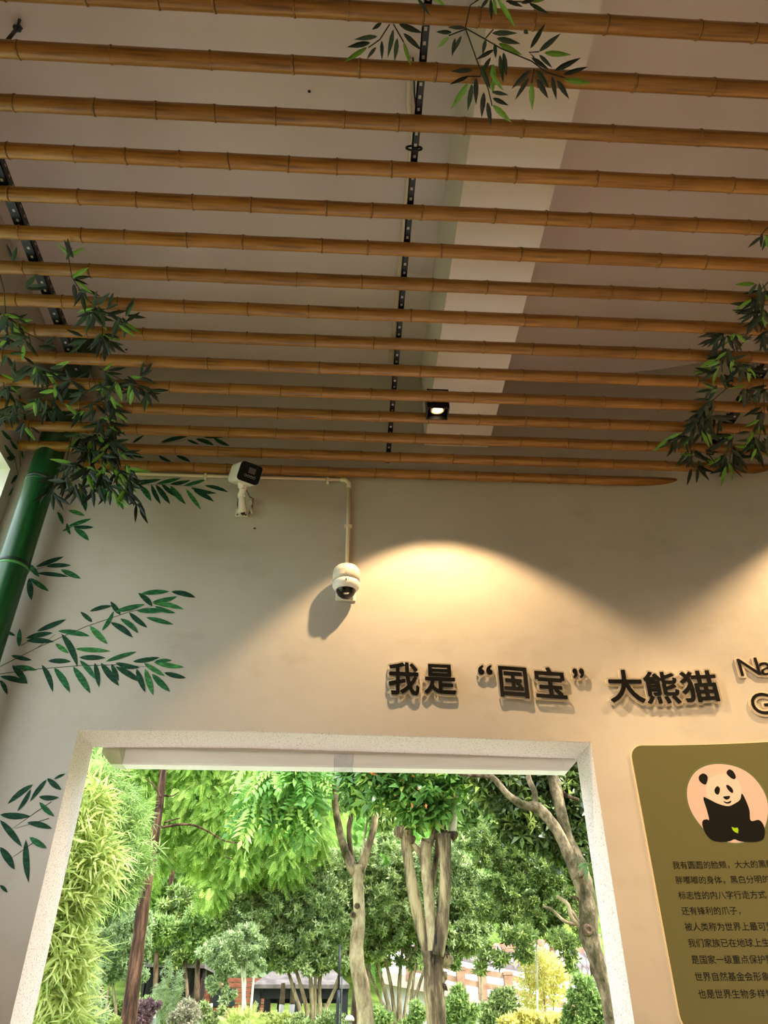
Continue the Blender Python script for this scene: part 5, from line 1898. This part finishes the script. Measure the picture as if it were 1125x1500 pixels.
# ---- sloping road, fences and cobbled retaining wall at right
def road():
    yf, yb = 14.0, 17.0
    # front edge follows the lower rail, back edge the foot of the wall
    fr = [onY(x, y, yf) for x, y in ((560, 1422), (650, 1440), (700, 1456), (770, 1476), (870, 1505), (980, 1540))]
    bk = [onY(x, y, yb) for x, y in ((560, 1390), (650, 1403), (700, 1413), (770, 1425), (870, 1446), (980, 1470))]
    m = MB()
    n = len(fr)
    for i in range(n):
        m.v += [tuple(fr[i]), tuple(bk[i]), (fr[i].x, fr[i].y, ground_h(yf) - .3), (bk[i].x, bk[i].y, ground_h(yf) - .3)]
    for i in range(n - 1):
        a, b = 4 * i, 4 * i + 4
        m.f += [(a, b, b + 1, a + 1), (a + 2, b + 2, b, a), (a + 1, b + 1, b + 3, a + 3)]
    m.mi = [0] * len(m.f)
    struct(m.build('sloping_path', mottled('pale_concrete_path', (186, 178, 178), (206, 200, 200), 3, .8)), 'pale concrete path climbing to the left behind the brown rail fence')
    # retaining wall
    top = [onY(x, y, yb + .05) for x, y in ((560, 1378), (650, 1388), (700, 1399), (770, 1393), (870, 1397), (980, 1400))]
    w = MB()
    for i in range(n):
        w.v += [(bk[i].x, yb + .05, bk[i].z - .3), tuple(top[i]), (top[i].x, yb + .5, top[i].z)]
    for i in range(n - 1):
        a, b = 3 * i, 3 * i + 3
        w.f += [(a, b, b + 1, a + 1), (a + 1, b + 1, b + 2, a + 2)]
    w.mi = [0] * len(w.f)
    wo = struct(w.build('retaining_wall', plain('mortar', (124, 112, 112), .9)), 'rubble stone retaining wall above the path')
    # individual upright stones
    sv = []
    base = MB()
    bm = bmesh.new()
    bmesh.ops.create_icosphere(bm, subdivisions=1, radius=.5)
    stone = bpy.data.meshes.new('stone')
    bm.to_mesh(stone)
    bm.free()
    stone.materials.append(mottled('rubble_stone', (128, 112, 116), (196, 180, 184), 1.7, .9))
    x = bk[2].x - .3
    cnt = 0
    while x < bk[4].x + .3 and cnt < 290:
        i = max(j for j in range(n - 1) if bk[j].x <= x)
        t = (x - bk[i].x) / (bk[i + 1].x - bk[i].x)
        z0 = bk[i].z + (bk[i + 1].z - bk[i].z) * t
        z1 = top[i].z + (top[i + 1].z - top[i].z) * t
        z = z0 + rnd.uniform(0, .1)
        while z < z1 - .06 and cnt < 290:
            hh = rnd.uniform(.16, .34)
            o = bpy.data.objects.new('stone', stone)
            o.location = (x + rnd.uniform(-.02, .02), yb + .05, z + hh / 2)
            o.scale = (rnd.uniform(.10, .15), .09, hh)
            o.rotation_euler = (0, rnd.uniform(-.3, .3), 0)
            link(o, wo)
            cnt += 1
            z += hh * .95
        x += .105
    rail_m = mottled('brown_rail', (150, 108, 88), (186, 146, 124), 6, .7)

    def fence(label, pts, y, hpx, wpost, w0, cnt):
        """pts: px, py of rail tops; posts at each point"""
        p0 = onY(*pts[0][:2], y)
        r = empty('rail_fence', p0, label, 'fence')
        for (x, t, b) in pts:
            q0, q1 = onY(x, t, y), onY(x, b, y)
            m = MB()
            m.box((q0.x - wpost, y - wpost, q1.z - .05), (q0.x + wpost, y + wpost, q0.z))
            m.box((q0.x - wpost * 1.15, y - wpost * 1.15, q0.z - .05), (q0.x + wpost * 1.15, y + wpost * 1.15, q0.z - .01))
            m.build('post', rail_m, r)
        for (xa, ta, ba), (xb, tb, bb) in zip(pts[:-1], pts[1:]):
            for f in cnt:
                a = onY(xa, ta + (ba - ta) * f, y)
                b = onY(xb, tb + (bb - tb) * f, y)
                m = MB()
                h = w0
                m.add([(a.x, y - .04, a.z - h), (b.x, y - .04, b.z - h), (b.x, y - .04, b.z + h), (a.x, y - .04, a.z + h), (a.x, y + .04, a.z - h), (b.x, y + .04, b.z - h), (b.x, y + .04, b.z + h), (a.x, y + .04, a.z + h)],
                      [(0, 1, 2, 3), (7, 6, 5, 4), (0, 4, 5, 1), (3, 2, 6, 7), (0, 3, 7, 4), (1, 5, 6, 2)])
                m.build('rail', rail_m, r)
        return r
    fence('brown two rail fence along the near edge of the sloping path', [(600, 1396, 1432), (637, 1404, 1440), (674, 1416, 1449), (705, 1417, 1459), (743, 1423, 1465), (790, 1437, 1480), (836, 1449, 1492), (880, 1462, 1506)], 13.9, 0, .065, .04, (.17, .62))
    fence('brown rail fence on top of the stone retaining wall', [(640, 1378, 1394), (680, 1380, 1396), (723, 1382, 1398), (768, 1376, 1394), (812, 1372, 1394), (870, 1368, 1394)], 17.2, 0, .09, .055, (.35, .95))
    # kerb under the fence
    m = MB()
    ks = [onY(x, y, 13.95) for x, y in ((560, 1428), (650, 1446), (700, 1462), (770, 1482), (870, 1511))]
    for a, b in zip(ks[:-1], ks[1:]):
        m.add([(a.x, 13.85, a.z - .12), (b.x, 13.85, b.z - .12), (b.x, 13.85, b.z + .05), (a.x, 13.85, a.z + .05), (a.x, 14.02, a.z - .12), (b.x, 14.02, b.z - .12), (b.x, 14.02, b.z + .05), (a.x, 14.02, a.z + .05)],
              [(0, 1, 2, 3), (7, 6, 5, 4), (0, 4, 5, 1), (3, 2, 6, 7)])
    struct(m.build('path_kerb', mottled('pink_kerb', (190, 160, 150), (216, 188, 178), 3, .8)), 'pinkish kerb at the near edge of the path')


road()


# ---- bushes in front
def bush(label, px, y, blobs, n, size, mat, tp=None, sh=.6):
    return evergreen('bush', label, px, y, blobs, [[(px, 1512, 1.2), (px, min(b[1] for b in blobs) + 6, .8)]], n, size, mat, tp, B['brown'], None, 'bush', sh)


bush('purple leaved bush left of the clipped round one', 213, 10.2, [(215, 1482, 18, 12), (205, 1492, 14, 12)], 1500, .05, LM['purple'])
bush('clipped round bush with pinkish green leaves', 271, 9.2, [(271, 1490, 20, 17)], 2600, .045, LM['pinkgreen'], None, .8)
bush('yellow green clipped hedge before the dark house', 215, 12, [(205, 1466, 16, 5), (225, 1467, 16, 5), (190, 1468, 12, 5), (198, 1485, 8, 14)], 1400, .06, LM['fresh'])
bush('fern like yellow green plant under the slim white stems', 355, 8.8, [(348, 1496, 12, 7), (365, 1495, 14, 7), (340, 1503, 14, 6)], 260, .10, LM['yellow'], T_feather, .2)
bush('low golden bush before the pavilion', 400, 9.6, [(395, 1497, 20, 6), (420, 1495, 14, 6), (385, 1503, 14, 5)], 1500, .06, LM['yellow'])
bush('small green bush right of the clipped round bush', 298, 9.4, [(297, 1490, 12, 14), (315, 1492, 14, 12)], 1300, .05, LM['olive'])
bush('tiny yellow bush at the foot of the reddish trunk', 152, 8.5, [(152, 1500, 16, 10), (165, 1502, 10, 8)], 900, .05, LM['yellow'])
bush('dark green shrub mass between the far stems, left', 178, 12, [(172, 1482, 14, 14), (150, 1478, 20, 14), (190, 1478, 12, 14)], 1800, .07, LM['dark'])
bush('light green leafy shrub just right of the pollarded trunk', 678, 8.0, [(668, 1474, 12, 12), (684, 1488, 16, 12), (662, 1495, 14, 12), (672, 1458, 8, 8)], 1300, .065, LM['fresh'])
bush('mid green shrub below the rail fence', 735, 8.6, [(735, 1470, 16, 12), (722, 1487, 20, 14), (750, 1489, 16, 13), (742, 1460, 9, 6)], 2400, .065, LM['olive'])
bush('bright yellow low bush at the bottom right of the opening', 780, 8.0, [(765, 1496, 24, 8), (800, 1498, 24, 8), (745, 1504, 14, 6), (828, 1500, 14, 8)], 1800, .06, LM['gold'])
bush('dense bright green shrub beside the right jamb', 858, 7.2, [(852, 1450, 16, 16), (860, 1475, 22, 20), (848, 1492, 22, 14), (870, 1490, 16, 20)], 2400, .06, LM['fresh'], None, .7)
bush('shrub with light leaves left of the pollarded trunk', 608, 8.4, [(560, 1492, 12, 12), (612, 1488, 10, 14), (600, 1500, 18, 8)], 700, .06, LM['fresh'])
bush('dull green low growth around the osmanthus stems', 470, 9.5, [(440, 1498, 22, 8), (480, 1496, 20, 10), (500, 1500, 16, 10)], 1300, .06, LM['olive'])
r = evergreen('golden_shrub', 'airy golden yellow shrub with wispy twigs in front of the path fence', 795, 8.8,
              [(770, 1410, 18, 10), (795, 1405, 26, 14), (800, 1430, 30, 18), (775, 1440, 24, 14), (815, 1455, 22, 18), (780, 1470, 22, 16), (825, 1425, 16, 14)],
              [[(800, 1510, 1), (797, 1460, .9), (790, 1410, .6)], [(812, 1510, 1), (812, 1455, .8), (820, 1415, .5)], [(786, 1510, .9), (778, 1460, .7), (768, 1415, .5)]], 1300, .05, LM['gold'], T_fine, B['thin'], None, 'bush', .1)
for k, (x0, x1, yt, lab) in enumerate(((788, 786, 1372, 'thin white sapling pole left of the golden shrub'), (838, 834, 1392, 'thin white sapling pole right of the golden shrub'))):
    r = tree_root('sapling_pole', lab, x0, 8.5, 'pole')
    limb(r, [(x0, 1510, 1.6), ((x0 + x1) / 2, 1450, 1.5)], 8.5, plain('sapling_white', (222, 214, 196), .7), 'lower_pole', True, 6, 2)
    limb(r, [((x0 + x1) / 2, 1450, 1.5), (x1, yt, 1.3)], 8.5, plain('sapling_white_', (214, 206, 186), .7), 'upper_pole', False, 6, 2)
# bare dark trunk behind the forked tree
r = tree_root('rough_trunk', 'thick rough dark trunk behind the foot of the forked tree', 520, 12)
limb(r, [(524, 1510, 13), (530, 1440, 12), (534, 1390, 10)], 12, B['brown'], 'trunk', True, 12)
P, N = blob_points([(545, 1370, 40, 22), (500, 1380, 30, 20)], 12, 1500, .8, .3)
scatter('foliage', T_tuft, P, N + NR.normal(size=P.shape) * .4, .11, LM['dark'], r, .8)
# bamboo sprig poking past the right jamb
r = tree_root('bamboo_sprig', 'small light bamboo sprig in front of the leaning trunk by the right jamb', 862, 4.6, 'foliage')
for a, b in (((862, 1266), (846, 1270)), ((861, 1264), (850, 1277)), ((862, 1272), (860, 1292)), ((862, 1262), (858, 1284))):
    m = MB()
    blade(m, onY(*a, 4.6), onY(*b, 4.55), .018, Vector((0, -1, 0)), .08)
    m.build('leaf', LM['fresh'], r)
m = MB()
m.tube([onY(880, 1262, 4.7), onY(868, 1264, 4.65), onY(861, 1266, 4.6)], .002, 5)
m.build('stem', B['thin'], r)
